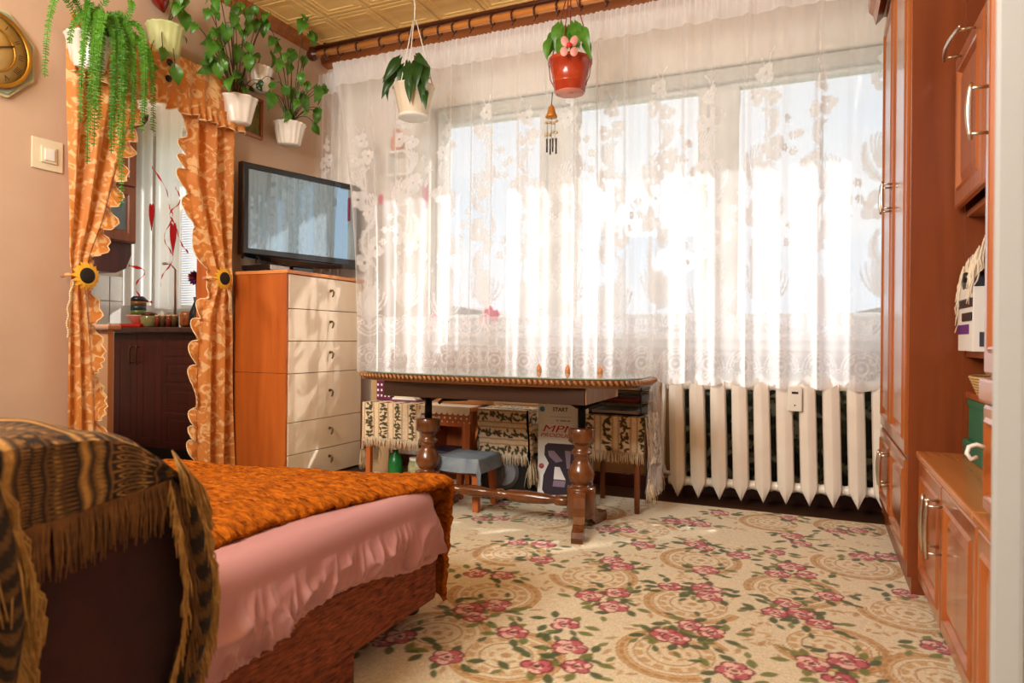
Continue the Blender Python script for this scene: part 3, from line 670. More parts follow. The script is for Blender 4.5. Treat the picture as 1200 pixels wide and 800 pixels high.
def f1(U, V_):   # over the top then down the front, sagging sides
    d = V_*.46; X = -2.235+.36*U; top = d < .20; Y = np.where(top, 3.25-d, 3.05-.006*np.sin(U*22)*np.clip((d-.2)*8, 0, 1)); Z = np.where(top, .4485, .4485-(d-.20)*.72)
    return X, Y, Z
runner(tt, 'cloth', .36, .46, f1, True, bandw=.045, gap=.045)
fringe(tt, [(-2.235, 3.048, .262), (-1.875, 3.048, .262)], .05, 110)
def f1b(U, V_):
    return -2.2355-.012*V_+.006*np.sin(U*14), 3.06+.17*U+.0*V_, .4485-V_*.26
runner(tt, 'side_flap', .17, .27, f1b, True, bandw=.045, gap=.045)
fringe(tt, [(-2.25, 3.06, .19), (-2.25, 3.23, .19)], .10, 70)
tt = thing('scalloped_cloth', 'pale cloth with a scalloped lace border on the right half of the low table', 'cloth', (-1.73, 3.1, .45))
mb = MB(); mb.box(-1.872, -1.585, 3.055, 3.33, .4475, .4505)
n = 9
for k in range(n):
    x0 = -1.872+.287*k/n; w_ = .287/n
    poly = [(x0, .450), (x0, .425)]+[(x0+w_*(.5-.5*math.cos(a)), .425-.018*math.sin(a)) for a in np.linspace(0, PI, 7)]+[(x0+w_, .450)]
    mb.prism(poly[:-1]+[(x0+w_, .45)], 3.0515, 3.0545, 'y')
obj('cloth', mb, mat('pale_linen', (236,222,200), rough=.85), tt)
mb = MB()
for k in range(n):
    mb.lathe([(.006, 0), (.006, .002)], c=(-1.856+.287*k/n, 3.054, .392), axis='y', seg=8); mb.lathe([(.004, 0), (.004, .002)], c=(-1.84+.287*k/n, 3.054, .372), axis='y', seg=6)
obj('lace_dots', mb, MATS['pale_linen'], tt, kind='stuff')
t = thing('pattern_box', 'purple box with white pattern on the left end of the low table', 'box', (-2.2, 3.25, .45))
obj('body', MB().box(-2.235, -2.14, 3.18, 3.30, .45, .56, .002), mat('purple_box', (96,24,70), rough=.5), t)
mb = MB()
for k in range(12): mb.box(-2.23+(k % 4)*.024, -2.22+(k % 4)*.024, 3.178, 3.1795, .47+(k//4)*.03, .482+(k//4)*.03)
obj('pattern', mb, WHITE, t)
t = thing('paper_stack', 'stack of purple and white papers beside the purple box', 'papers', (-2.05, 3.25, .45))
for k in range(4): obj('sheet', MB().box(-2.13+k*.012, -1.96-k*.01, 3.16, 3.32, .4505+k*.010, .4595+k*.010, .001), [mat('purple_paper', (130,70,110), rough=.6), WHITE, mat('cream_paper', (224,212,186)), WHITE][k], t)
t = obj('flat_box', MB().box(-1.85, -1.52, 3.20, 3.33, .452, .535, .003), mat('peach_card', (214,160,110), (226,176,126), rough=.6, nscale=4), label='flat peach coloured box behind the black crank on the low table', cat='box')
t = obj('light_board', MB().box(-2.43, -2.30, 3.40, 3.42, 0, .60, .002), mat('pale_board', (186,154,116), (200,168,130), rough=.5, nscale=3, nstretch=(5,5,.6)), label='pale wooden board standing between the chest and the low table', cat='board')
t = thing('green_bottle', 'green plastic bottle standing under the low table', 'bottle', (-2.10, 3.17, 0))
obj('body', MB().lathe([(.035, .0), (.04, .01), (.04, .12), (.03, .15), (.014, .17), (.014, .185)], c=(-2.10, 3.17, 0), seg=16), mat('green_plastic', (20,110,50), rough=.3), t)
obj('cap', MB().lathe([(.016, .186), (.016, .205)], c=(-2.10, 3.17, 0), seg=12), WHITE, t)
t = thing('flower_jar', 'pale jar with green print standing under the low table', 'jar', (-2.0, 3.2, 0))
obj('body', MB().lathe([(.04, 0), (.05, .01), (.05, .10), (.045, .12), (.04, .13)], c=(-1.98, 3.2, 0), seg=16), mat('pale_jar', (206,196,160), (120,130,70), rough=.5, nscale=26), t)
obj('lid', MB().lathe([(.043, .131), (.043, .145)], c=(-1.98, 3.2, 0), seg=16), WHITE, t)
# black speaker with runner
t = thing('floor_speaker', 'black box speaker on the floor between stool and carton', 'speaker', (-1.37, 3.15, 0))
obj('cabinet', MB().box(-1.505, -1.265, 3.03, 3.30, 0.01, .452, .004), BLACK, t)
obj('woofer', MB().lathe([(.085, 0), (.08, .005), (.05, -.006), (.02, .002)][::-1], c=(-1.385, 3.028, .15), axis='y', seg=20), GREY, t)
tt = thing('table_runner', 'cream and olive woven runner with horizontal stripes on the black speaker', 'runner', (-1.37, 3.1, .454))
def f2(U, V_):
    d = V_*.44; X = -1.512+.262*U+.006*np.sin(V_*9); top = d < .19; Y = np.where(top, 3.205-d, 3.012-.007*np.sin(U*17+V_*3)*np.clip((d-.19)*8, 0, 1)); Z = np.where(top, .4555, .4555-(d-.19)*.88)
    return X, Y, Z
runner(tt, 'cloth', .262, .44, f2, False, bandw=.052, gap=.04)
fringe(tt, [(-1.512, 3.01, .236), (-1.25, 3.01, .236)], .045, 90)
def f2b(U, V_):
    return -1.2495+.014*V_+.008*np.sin(U*12), 3.015+.16*U+.0*V_, .4555-V_*.24
runner(tt, 'side_flap', .16, .25, f2b, False, bandw=.052, gap=.04)
fringe(tt, [(-1.237, 3.015, .215), (-1.237, 3.17, .215)], .12, 80)
def f2c(U, V_):
    return -1.5125-.010*V_+.006*np.sin(U*12), 3.015+.14*U+.0*V_, .4555-V_*.22
runner(tt, 'side_flap', .14, .23, f2c, False, bandw=.052, gap=.04)
# carton with print
t = thing('appliance_carton', 'white appliance carton with red lettering standing behind the right pedestal', 'carton', (-1.12, 3.18, 0), math.radians(4))
CM = ROOTM[t.name]
obj('carton', MB().box(-.112, .122, -.09, .09, 0.0, .385, .002, M=CM), mat('white_card', (232,230,226)), t)
obj('flap', MB().prism([(-.09, .386), (-.09, .50), (-.086, .50), (-.086, .386)], -.112, .122, 'x', M=CM), mat('white_card', (232,230,226)), t)
def text(parent, s, size, mtl, M_, name='lettering', ext=.0006, shear=0, bold=0):
    cu = bpy.data.curves.new(name, 'FONT'); cu.body = s; cu.size = size; cu.extrude = ext; cu.shear = shear; cu.offset = bold; cu.align_x = 'CENTER'
    tmp = bpy.data.objects.new('tmp', cu); COL.objects.link(tmp); dg = bpy.context.evaluated_depsgraph_get(); me = bpy.data.meshes.new_from_object(tmp.evaluated_get(dg))
    bpy.data.objects.remove(tmp); mb = MB(); mb.add([M_ @ v.co for v in me.vertices], [tuple(p.vertices) for p in me.polygons]); bpy.data.meshes.remove(me)
    return obj(name, mb, mtl, parent, fixn=False)
FR = CM @ Matrix.Translation((0, -.0905, 0)) @ Matrix.Rotation(PI/2, 4, 'X')
RED = mat('red_print', (190,28,36), rough=.5); DKP = mat('kettle_purple', (46,36,52), rough=.4); LIL = mat('lilac_grey', (140,120,140), rough=.4)
text(t, 'MPM', .058, RED, FR @ Matrix.Translation((-.008, .352, 0)) @ Matrix.Diagonal((1.4, .8, 1, 1)), shear=.25, bold=0)
text(t, 'PRODUCT', .030, RED, FR @ Matrix.Translation((-.012, .327, 0)) @ Matrix.Diagonal((1.25, .85, 1, 1)), shear=.25, bold=0)
text(t, 'START', .026, BLACK, FR @ Matrix.Translation((.0, .452, 0)), bold=.0006)
mb = MB(); mb.box(-.05, .06, -.0915, -.0905, .425, .4265, M=CM); mb.box(-.02, -.01, -.0915, -.0905, .405, .41, M=CM).box(.0, .03, -.0915, -.0905, .405, .41, M=CM).box(.035, .05, -.0915, -.0905, .405, .41, M=CM)
obj('small_print', mb, GREY, t)
def flat(poly, d=.0012): return [(a, b) for a, b in poly], -.0905-d, -.0903
P_, a0, a1 = flat([(-.075, .285), (-.06, .297), (.09, .297), (.105, .28), (.10, .16), (.085, .06), (-.07, .045), (-.088, .07), (-.082, .14), (-.055, .20), (-.078, .24)]); obj('print', MB().prism(P_, a0, a1, 'y', M=CM), DKP, t, label='dark purple coffee machine picture')
for poly in ([(-.06, .26), (-.03, .262), (.015, .215), (-.02, .205), (-.055, .235)], [(.025, .265), (.055, .265), (.05, .18), (.035, .18)], [(-.03, .12), (.03, .12), (.025, .09), (-.035, .09)]):
    P_, a0, a1 = flat(poly, .002); obj('print', MB().prism(P_, a0, a1, 'y', M=CM), LIL, t, label='lilac highlight of the machine picture')
P_, a0, a1 = flat([(-.025, .185), (.0, .185), (.03, .125), (-.03, .125)], .002); obj('print', MB().prism(P_, a0, a1, 'y', M=CM), MATS['white_card'], t, label='white gap in the machine picture')
dots = [((-.09, .46), (70,150,200)), ((-.092, .185), (190,90,90)), ((-.092, .035), (200,40,40)), ((-.045, .03), (60,50,70))]
for k, ((x, z), c) in enumerate(dots): obj('print', MB().lathe([(.013, 0), (.013, .0015)], M=CM @ Matrix.Translation((x, -.0905, z)) @ Matrix.Rotation(PI/2, 4, 'X'), seg=14), mat('dot_%d' % k, c, rough=.5), t, label='round printed dot')
obj('print', MB().box(.0, .1, -.0915, -.0905, .02, .028, M=CM), GREY, t)
# right small table with runner, trays
t = thing('small_table', 'small wooden side table beside the radiator', 'table', (-.85, 3.2, 0))
obj('top', MB().box(-.985, -.715, 3.06, 3.33, .43, .448, .003), W_STOOL, t)
for x in (-.965, -.735):
    for y in (3.08, 3.31): obj('leg', MB().tube([(x, y, .43), (x, y, .0)], [.017, .012], 10), W_KUP, t)
obj('apron', MB().box(-.96, -.74, 3.075, 3.09, .38, .429).box(-.96, -.74, 3.30, 3.315, .38, .429), W_KUP, t)
tt = thing('table_runner', 'cream and olive woven runner with vertical stripes on the side table by the radiator', 'runner', (-.85, 3.1, .45))
def f3(U, V_):
    d = V_*.42; X = -1.0+.305*U; top = d < .22; Y = np.where(top, 3.27-d, 3.045-.006*np.sin(U*20)*np.clip((d-.22)*8, 0, 1)); Z = np.where(top, .4495, .4495-(d-.22)*.80)
    return X, Y, Z
runner(tt, 'cloth', .305, .42, f3, True, bandw=.045, gap=.04)
fringe(tt, [(-1.0, 3.043, .29), (-.70, 3.043, .29)], .05, 100)
def f3b(U, V_):
    return -.6945+.02*V_+.010*np.sin(U*15+1)*V_, 3.05+.27*U+.0*V_, .4495-V_*(.26+.04*np.cos(U*9))
runner(tt, 'side_flap', .27, .27, f3b, True, bandw=.045, gap=.04)
fringe(tt, [(-.675, 3.05, .17), (-.675, 3.31, .20)], .11, 120)
MESH = mat('black_wire_mesh', (24,24,26), rough=.4, metal=.5)
for k in range(3):
    z = .452+k*.055
    t = thing('letter_tray', ['black mesh letter tray, lowest of the stack on the side table', 'black mesh letter tray, middle of the stack on the side table', 'black mesh letter tray, topmost of the stack on the side table'][k], 'tray', (-.83, 3.2, z), group='letter trays on the side table')
    x0, x1, y0, y1 = -.965, -.72, 3.075, 3.315
    mb = MB().box(x0, x1, y0, y1, z, z+.002)
    for q in range(9): mb.box(x0, x1, y0+q*.03-.0008, y0+q*.03+.0008, z+.002, z+.003)
    obj('floor', mb, MESH, t)
    mb = MB(); 
    for (a, b, c, d) in ((x0, x0+.002, y0, y1), (x1-.002, x1, y0, y1), (x0, x1, y1-.002, y1)):
        mb.box(a, b, c, d, z+.004, z+.036)
    obj('side', mb, mat('mesh_side', (60,60,64), rough=.5, alpha=.72), t)
    mb = MB().tube([(x0, y0, z+.04), (x1, y0, z+.04), (x1, y1, z+.04), (x0, y1, z+.04)], .003, 6, True).tube([(x0, y0, z+.004), (x1, y0, z+.004), (x1, y1, z+.004), (x0, y1, z+.004)], .003, 6, True)
    for (a, b) in ((x0, y0), (x1, y0), (x1, y1), (x0, y1)): mb.tube([(a, b, z), (a, b, z+.05)], .003, 6)
    obj('rim', mb, MESH, t)
    c = [(200,196,190), (150,40,40), (224,222,216)][k]
    setp(obj('paper_pile', MB().box(x0+.01, x1-.012, y0+.01, y1-.01, z+.0035, z+.018, .002), mat('paper_%d' % k, c, rough=.6)), ['grey white papers in the lowest letter tray', 'red folder in the middle letter tray', 'white papers in the topmost letter tray'][k], 'papers', 'papers in the letter trays')
# crumpled clear plastic bag between table and radiator
PLA = mat('clear_plastic', (225,228,230), rough=.12, spec=.9, alpha=.28)
def bag(u, v):
    a = u*2*PI; z = .70-.60*v; r = (.018+.055*v**.5 if v > .12 else .05-.28*v)
    n_ = noise.noise(Vector((math.cos(a)*2, math.sin(a)*2, v*7)))*.028+noise.noise(Vector((math.cos(a)*6, math.sin(a)*6, v*16)))*.014
    return (-.668+(r*.42+n_*.5)*math.cos(a), 3.13+(r+n_)*math.sin(a)*.9, z+.02*math.sin(a*4)*(1 if v < .1 else 0))
o = obj('plastic_bag', MB().grid(bag, 60, 50, False), PLA, label='crumpled clear plastic bag between the side table and radiator', cat='bag')
# stool
t = thing('stool', 'small wooden stool with a blue grey cloth under the table', 'stool', (-1.50, 2.88, 0))
for sx in (-1, 1):
    for sy in (-1, 1): obj('leg', MB().prism([(-.014, 0), (.014, 0), (.014, 1), (-.014, 1)], -.014, .014, 'y', M=Matrix(((1,0,sx*-.015,-1.50+sx*.095), (0,1,sy*-.015,2.88+sy*.095), (0,0,.225,0), (0,0,0,1)))), W_STOOL, t)
obj('seat', MB().box(-1.61, -1.39, 2.765, 2.995, .226, .246, .006), W_STOOL, t)
obj('rail', MB().box(-1.60, -1.40, 2.785, 2.80, .17, .215).box(-1.60, -1.40, 2.96, 2.975, .17, .215), W_STOOL, t)
def scl(U, V_):
    X = -1.50+(U-.5)*.31; Y = 2.88+(V_-.5)*.32; ox = np.maximum(np.abs(X+1.50)-.112, 0); oy = np.maximum(np.abs(Y-2.88)-.118, 0); d = ox+oy
    cor = ox*oy*900
    Z = .250+.002*np.sin(U*9)*np.cos(V_*7)-np.minimum(d*1.5+cor*.05, .13)
    X = np.where(ox > 0, np.sign(X+1.5)*(.112+ox*.35)-1.5, X); Y = np.where(oy > 0, np.sign(Y-2.88)*(.118+oy*.35)+2.88, Y)
    return X, Y, Z
U, V_ = np.meshgrid(np.linspace(0, 1, 50), np.linspace(0, 1, 50)); X, Y, Z = scl(U, V_)
npgrid('stool_cloth', X, Y, Z, mat('blue_grey_cloth', (110,124,136), (140,152,160), rough=.75, nscale=14, bump=.2), label='blue grey cloth draped over the small wooden stool', cat='cloth')

# ================================================================== SOFA BED
BX, BYE = -.926, 1.64
FAB = mat('rust_chenille', (80,32,14), (166,86,48), rough=.9, nscale=50, nstretch=(1,.55,3.2), bump=1.0, bscale=160, detail=6)
BOX0 = BX-.014
t = thing('sofa_bed', 'folded out rust brown sofa bed with headboard in the foreground', 'bed', (-1.5, .9, 0))
obj('base', MB().box(-2.2, BX-.013, .35, BYE-.014, .088, .25, .012), FAB, t)
obj('storage_box', MB().box(-2.15, BX-.02, .35, 1.27, 0, .087, .004), FAB, t)
obj('mattress', MB().box(-2.2, BX-.012, .35, BYE-.016, .251, .345, .03), FAB, t)
for (x, y) in ((-1.0, 1.585), (-2.1, 1.585)): obj('foot', MB().lathe([(.020, .052), (.026, .058), (.026, .075), (.03, .087)], c=(x, y, 0), seg=14), BLACK, t)
# headboard / arm with a rounded far end
HT = .672
prof = [(-.6, 0), (-.6, HT), (.53, HT)]+[(.53+.17*math.sin(a), HT-.17+.17*math.cos(a)) for a in np.linspace(0, PI/2, 9)[1:]]+[(.70, 0)]
obj('headboard', MB().prism(prof, -1.9, -.81, 'x'), mat('maroon_plush', (40,11,9), (54,16,13), rough=.9, nscale=20, bump=.3), t)
# pink fitted sheet
PINK = mat('pink_sheet', (178,126,128), (188,136,136), rough=.5, sheen=.1, nscale=2, bump=.08, bscale=300)
pts = [(BX, .36+(1.55-.36)*k/480) for k in range(481)]+[(BX-.08+.08*math.cos(a), 1.56+.08*math.sin(a)) for a in np.linspace(0, PI/2, 12)[1:]]+[(BX-.08-k*.02, 1.64) for k in range(1, 60)]
pts = np.array(pts); nrm = np.zeros_like(pts); tg = np.gradient(pts, axis=0); nrm[:,0] = tg[:,1]; nrm[:,1] = -tg[:,0]; nrm /= np.linalg.norm(nrm, axis=1)[:,None]
sl = np.concatenate([[0], np.cumsum(np.linalg.norm(np.diff(pts, axis=0), axis=1))])
hem = .20+.056*np.exp(-((pts[:,1]-1.18)/.24)**2)*(pts[:,0] > BX-.03); hem = np.where(pts[:,0] < BX-.03, .20, hem)
NV = 60; X = np.zeros((NV, len(pts))); Y = X.copy(); Z = X.copy()
rdg = lambda f, o, sd: (1-np.abs(2*vnoise(sl*f, sl*0+o, sd)-1))**2.2-.4; ruf = np.sin(sl*640)
for j in range(NV):
    v = j/(NV-1)
    if v < .25:   # on top, inwards
        q = v/.25; off = -.30*(1-q)-.05; z = .392+.018*(1-q)+0*sl
    elif v < .40:
        a = (v-.25)/.15*PI/2; off = -.05+.05*math.sin(a); z = .342+.05*math.cos(a)+0*sl
    else:
        q = (v-.40)/.60; z = .342+(hem-.342)*q; off = .006*math.sin(PI*q)
        wamp = .095*q**1.0*(1-.4*q); sk = .06*q; wr = .6*(1-np.abs(2*vnoise((sl+sk)*20, sl*0+q*1.2, 3)-1))**2.5+.45*(1-np.abs(2*vnoise((sl+sk*.6)*46, sl*0+q*1.0, 4)-1))**2.5-.18; off = off+wr*wamp*(.35+1.0*vnoise(sl*7, sl*0, 6))+vnoise(sl*16+q*3, sl*0+q*4, 8)*.010*math.sin(PI*q)
        if q > .90: off = off*.35+.003+.0022*ruf
    z = z+(.006*vnoise(sl*5, sl*0+v*6, 9) if v < .4 else 0)-.075*np.clip((BX-.05-pts[:,0])/.7, 0, 1)*(1 if v < .4 else max(0, 1-(v-.4)*2))-(.03*(1-v/.25) if v < .25 else 0)
    X[j] = pts[:,0]+nrm[:,0]*off; Y[j] = pts[:,1]+nrm[:,1]*off; Z[j] = z
# keep the inner rows from crossing at the corner
o = npgrid('fitted_sheet', X, Y, Z, PINK, label='pink fitted sheet with elastic hem on the sofa bed', cat='bed sheet')
# orange plush blanket
PL = mat('orange_plush', (112,52,8), (200,110,22), rough=1.0, sheen=.0, spec=.1, nscale=55, nstretch=(.5,1.8,1.2), bump=1.0, bscale=150, detail=5)
us = np.arange(0, 1.22, .0065); vs_ = np.arange(.42, 2.02, .0065); Ug, Vg = np.meshgrid(us, vs_)
edge = -1.035+.10*np.clip((Vg-1.25)/.40, 0, 1)**1.3-.015*np.sin(Vg*7)
Xb = edge-Ug
fold = 1.655+.02*np.sin(Ug*5); over = np.maximum(Vg-fold, 0)
Yb = np.where(Vg > fold, fold+.025*np.sin(np.clip(over/.05, 0, 1)*PI/2)+.012*np.sin(Ug*26)*np.clip(over*6, 0, 1), Vg)
zt = .418+.024*(vnoise(Ug*5, Vg*4, 21)-.5)-.050*np.clip(Ug/.7, 0, 1)*np.clip((Vg-1.0)/.5, 0, 1)+.012*np.exp(-((Ug-.75)/.3)**2)*np.sin(Vg*8+1)-.012*np.clip(Vg-1.3, 0, 1)*2
zt = zt-.02*np.exp(-((Ug)/.02))
Zb = np.where(Vg > fold, zt-np.maximum(over-.02, 0)*.92, zt)
n1 = vnoise(Ug*16+2*vnoise(Ug*9, Vg*9, 5), Vg*80+3*vnoise(Ug*7, Vg*7, 6), 11); n2 = vnoise(Ug*45, Vg*140, 12); n3 = vnoise(Ug*90, Vg*190, 13)
pile = .010*(n1-.5)+.008*(n2-.5)+.006*(n3-.5)
Zb = Zb+np.where(Vg > fold, 0, pile); Yb = Yb+np.where(Vg > fold+.02, pile, 0); Xb = Xb+.006*(n2-.5)
o = npgrid('plush_blanket', Xb, Yb, Zb, PL, label='orange plush blanket spread over the sofa bed', cat='blanket')
md = o.modifiers.new('thick', 'SOLIDIFY'); md.thickness = -.014; md.offset = 1
# tapestry throw on the headboard
tt = thing('tapestry_throw', 'brown and gold patterned throw with long fringe over the sofa headboard', 'throw', (-1.2, .5, .6))
DK = s2l((34,20,8)); GO = s2l((140,94,38)); CR = s2l((184,134,66)); BK = s2l((18,12,8))
ys = np.arange(-.45, .86, .0035); ds = np.arange(0, .70, .0035)
pt = Paint(-.45, .86, 0, .70, .0035, DK); r = np.random.RandomState(5)
pos = -.45; 
kinds = ['plain', 'zig', 'dots', 'gold', 'check', 'zig', 'gold', 'dots', 'scroll']
k = 0
while pos < .9:
    w_ = [.020, .034, .026, .016, .03, .040, .014, .022, .07][k % 9]; kd = kinds[k % 9]; c = pos+w_/2
    pt.line([(pos, 0), (pos, .7)], .003, BK); pt.line([(pos+.004, 0), (pos+.004, .7)], .002, GO)
    if kd == 'gold': pt.line([(c, 0), (c, .7)], w_*.7, CR)
    if kd == 'dots':
        for q in np.arange(0, .7, .012): pt.ell(c, q, w_*.28, .004, 0, CR)
    if kd == 'check':
        for i, q in enumerate(np.arange(0, .7, .008)): pt.ell(c+(w_*.22 if i % 2 else -w_*.22), q, w_*.2, .004, 0, GO)
    if kd == 'zig':
        for q in np.arange(0, .7, .022): pt.line([(pos+.006, q), (pos+w_-.006, q+.011), (pos+.006, q+.022)], .003, GO); pt.ell(pos+w_*.35, q+.011, .004, .003, 0, CR)
    if kd == 'scroll':
        for q in np.arange(.02, .7, .06):
            pt.ring(c, q, .020, .005, CR, dash=0); pt.ring(c, q, .010, .004, GO); pt.leaf(c+.022, q+.03, .034, .012, .7, CR); pt.leaf(c-.022, q+.03, .034, .012, 2.4, GO)
    pos += w_; k += 1
pt.line([(.80, 0), (.80, .7)], .006, GO)
Yt, Dt = np.meshgrid(pt.xs, pt.ys)
# arc along the rounded end
def endprof(s):
    base = .53; a = np.clip((s-base)/.182, 0, PI/2); over = np.maximum(s-base-.182*PI/2, 0)
    y = np.where(s < base, s, base+.182*np.sin(a)); z = np.where(s < base, HT+.012, HT-.17+.182*np.cos(a)) - over
    return y, z
yy, zz = endprof(Yt)
topw = .34
hemz = .565+.045*np.clip((yy-.3)/.4, -1, 1)
x_top = -.80-(topw-Dt); dn = np.maximum(Dt-topw, 0); full = .70-topw
lump = .014*(vnoise(Yt*9, Dt*9, 31)-.3)+.004*np.sin(Yt*60+Dt*30)
Xt = np.where(Dt < topw, x_top, -.795+lump*.7*np.clip(dn*20, 0, 1)+.0)
rr = .03; near = np.clip((Dt-(topw-rr))/rr, 0, 1)
Zt = np.where(Dt < topw, zz-.010*near**2+lump*.6, zz-.010-(zz-.010-np.minimum(hemz, zz-.02))*dn/full)
Xt = Xt+.0
THR = mat('tapestry', (255,255,255), attr='Col', rough=.85, nscale=220, bump=.7, bscale=300)
o = npgrid('cloth', Xt, yy, Zt, THR, tt); vattr(o, 'Col', pt.a, True)
GOLDF = mat('gold_fringe', (150,104,46), (190,146,80), rough=.8, nscale=60); 
ed = [(Xt[-1, i]+.001, yy[-1, i], Zt[-1, i]) for i in range(0, len(pt.xs)-1, 8) if yy[-1, i] > .2 and Zt[-1, i] > .52]
fringe(tt, ed, .062, 420, .0013, mat('dark_fringe', (92,58,28), (130,86,40), rough=.8, nscale=60), lean=(.05,0,0), jit=.06)
fringe(tt, [(-.790, .655, .645), (-.80, .70, .60), (-.83, .715, .58), (-.9, .718, .57)], .075, 240, .0013, GOLDF, lean=(.18,.42,0), jit=.12)
fringe(tt, [(-.80+.0, .40, .62), (-.785, .46, .585)], .10, 120, .0014, GOLDF, lean=(.02,.12,0), jit=.10)
# hanging strips with fringe down the front
def strip(c, w0, L_, seed, nm='hanging_strip'):
    c = [Vector(q) for q in c]
    def f(u, v):
        q = v*(len(c)-1); i = min(int(q), len(c)-2); p = c[i].lerp(c[i+1], q-i); w_ = w0*(.55+.6*math.sin(PI*min(1, v*.9+.1)))
        return (p.x+.012*math.sin(u*7+v*3+seed), p.y+(u-.5)*w_, p.z+.008*math.sin(u*5+seed))
    U, V_ = np.meshgrid(np.linspace(0, 1, 30), np.linspace(0, 1, 90)); A = np.array([[f(u, v) for u in np.linspace(0, 1, 30)] for v in np.linspace(0, 1, 90)])
    o = npgrid(nm, A[..., 0], A[..., 1], A[..., 2], THR, tt)
    cl = np.zeros((90, 30, 3), np.float32)+np.array(DK); m_ = (np.sin(V_*70+np.abs(U-.5)*9) > .2)[..., None]; cl = np.where(m_, cl*.6+np.array(GO)*.4, cl); vattr(o, 'Col', cl, True); return A
A = strip([(-.80, .667, .60), (-.785, .675, .54), (-.78, .688, .47), (-.782, .69, .40), (-.785, .675, .34), (-.79, .66, .28), (-.79, .65, .2)], .040, .4, 1)
fringe(tt, [tuple(A[i, -1]) for i in range(0, 90, 3)], .045, 520, .0012, GOLDF, lean=(.10,.32,0), jit=.14, sag=.45)
fringe(tt, [tuple(A[i, 12]+np.array([.008, 0, 0])) for i in range(0, 60, 3)], .055, 200, .0012, mat('mid_fringe', (112,74,34), rough=.8), lean=(.05,.15,0), jit=.12)
fringe(tt, [tuple(A[i, 0]) for i in range(0, 90, 3)], .035, 160, .0012, GOLDF, lean=(.05,-.2,0), jit=.14, sag=.45)
A = strip([(-.80, .425, .64), (-.785, .435, .56), (-.782, .445, .50), (-.785, .445, .43), (-.79, .44, .36)], .05, .3, 2)
fringe(tt, [tuple(A[i, -1]) for i in range(0, 90, 3)], .050, 420, .0012, GOLDF, lean=(.06,.45,0), jit=.14, sag=.5)
# ================================================================== CARPET
ROSES = [(-1.03, 1.5), (-1.0, 1.54), (-0.92, 1.78), (-0.86, 1.84), (-0.88, 1.74), (-0.83, 1.49), (-1.04, 2.06), (-0.95, 2.08), (-0.89, 2.29), (-1.05, 2.44), (-0.95, 2.46), (-0.66, 2.39), (-0.61, 2.34), (-0.6, 2.62), (-0.63, 2.03), (-0.56, 2.09), (-0.54, 1.98), (-0.63, 1.8), (-0.74, 1.69), (-0.57, 1.67), (-0.61, 1.54), (-0.52, 1.58), (-0.42, 2.22), (-0.36, 1.85), (-1.33, 2.68), (-1.26, 2.73), (-1.04, 2.92), (-0.79, 2.77), (-0.71, 2.8), (-1.37, 2.97), (-0.56, 3.02), (-0.33, 1.84), (-0.31, 2.25), (-0.29, 2.19), (-0.31, 1.94), (-0.25, 1.92), (-0.17, 1.72), (-0.11, 2.5), (-0.02, 2.53), (-0.07, 2.6), (0.05, 2.35), (-0.1, 2.14), (-0.03, 2.16), (0.02, 2.11), (-0.07, 2.23), (0.0, 1.84), (0.08, 1.89), (0.06, 1.78), (-0.42, 2.73), (-0.38, 2.69), (-0.51, 3.04), (-0.44, 3.03), (-0.39, 3.26), (-0.08, 3.01), (-0.04, 2.91), (-0.13, 2.75), (-0.1, 3.31), (0.09, 3.16), (0.17, 3.22), (0.17, 2.84), (0.25, 2.87), (-0.34, 2.43), (-0.25, 2.65), (0.3, 2.08), (0.27, 2.48), (.16, 1.62), (-.3, 1.42), (-1.6, 2.5), (-1.55, 2.42), (-1.9, 2.8), (-1.4, 2.2), (-1.32, 2.26), (-1.8, 2.1)]
MEDS = [(-0.9, 1.91), (-0.92, 1.6), (-0.67, 2.2), (-1.02, 2.3), (-0.33, 2.1), (0.04, 1.96), (-0.06, 2.35), (-0.37, 2.53), (0.14, 2.71), (0.26, 2.3), (-0.32, 1.75), (-0.16, 3.19), (-0.92, 3.02), (-0.7, 1.56), (-1.08, 2.79), (0.29, 1.88), (-0.64, 2.83), (0.14, 3.25), (-1.5, 2.3), (-1.8, 2.6), (-1.3, 1.95)]
C0 = s2l((228,216,186)); CT = s2l((182,134,74)); CT2 = s2l((200,162,106)); RD = s2l((132,24,44)); RD2 = s2l((192,88,100)); PK = s2l((238,196,186)); GR = s2l((64,82,26)); GR2 = s2l((112,120,46)); DKR = s2l((92,20,30))
cp = Paint(-2.4, .40, 1.22, 3.375, .0045, C0); r = np.random.RandomState(11)
for k in range(260):     # soft scroll background
    x, y = -2.4+2.8*r.rand(), 1.2+2.2*r.rand(); a = r.rand()*6.3
    for q in range(4): cp.leaf(x+.022*q*math.cos(a+.35*q), y+.022*q*math.sin(a+.35*q), .034, .013, a+.35*q+(.9 if q % 2 else -.9), CT2 if r.rand() < .5 else CT, .75)
for (x, y) in MEDS:
    R_ = .125+.01*r.rand(); a0 = r.rand()*6
    cp.ell(x, y, R_*1.02, R_*1.02, 0, C0, .7)
    cp.ring(x, y, R_, .026, CT2, .95, a0, a0+4.9); cp.ring(x, y, R_*1.09, .006, CT, .9, a0, a0+4.9); cp.ring(x, y, R_*.89, .006, CT, .9, a0, a0+4.9); cp.ring(x, y, R_, .014, CT, .8, a0, a0+4.9, dash=22)
    cp.ring(x, y, R_*.66, .024, CT2, .9, dash=13); cp.ring(x, y, R_*.76, .006, CT, .8); cp.ring(x, y, R_*.5, .007, CT, .9); cp.ring(x, y, R_*.28, .014, CT2, .9, dash=6); cp.ell(x, y, .014, .014, 0, CT, .8)
    for q in range(7):
        a = a0+q*.5; cp.leaf(x+R_*1.28*math.cos(a), y+R_*1.28*math.sin(a), .045, .016, a+.9, CT, .7)
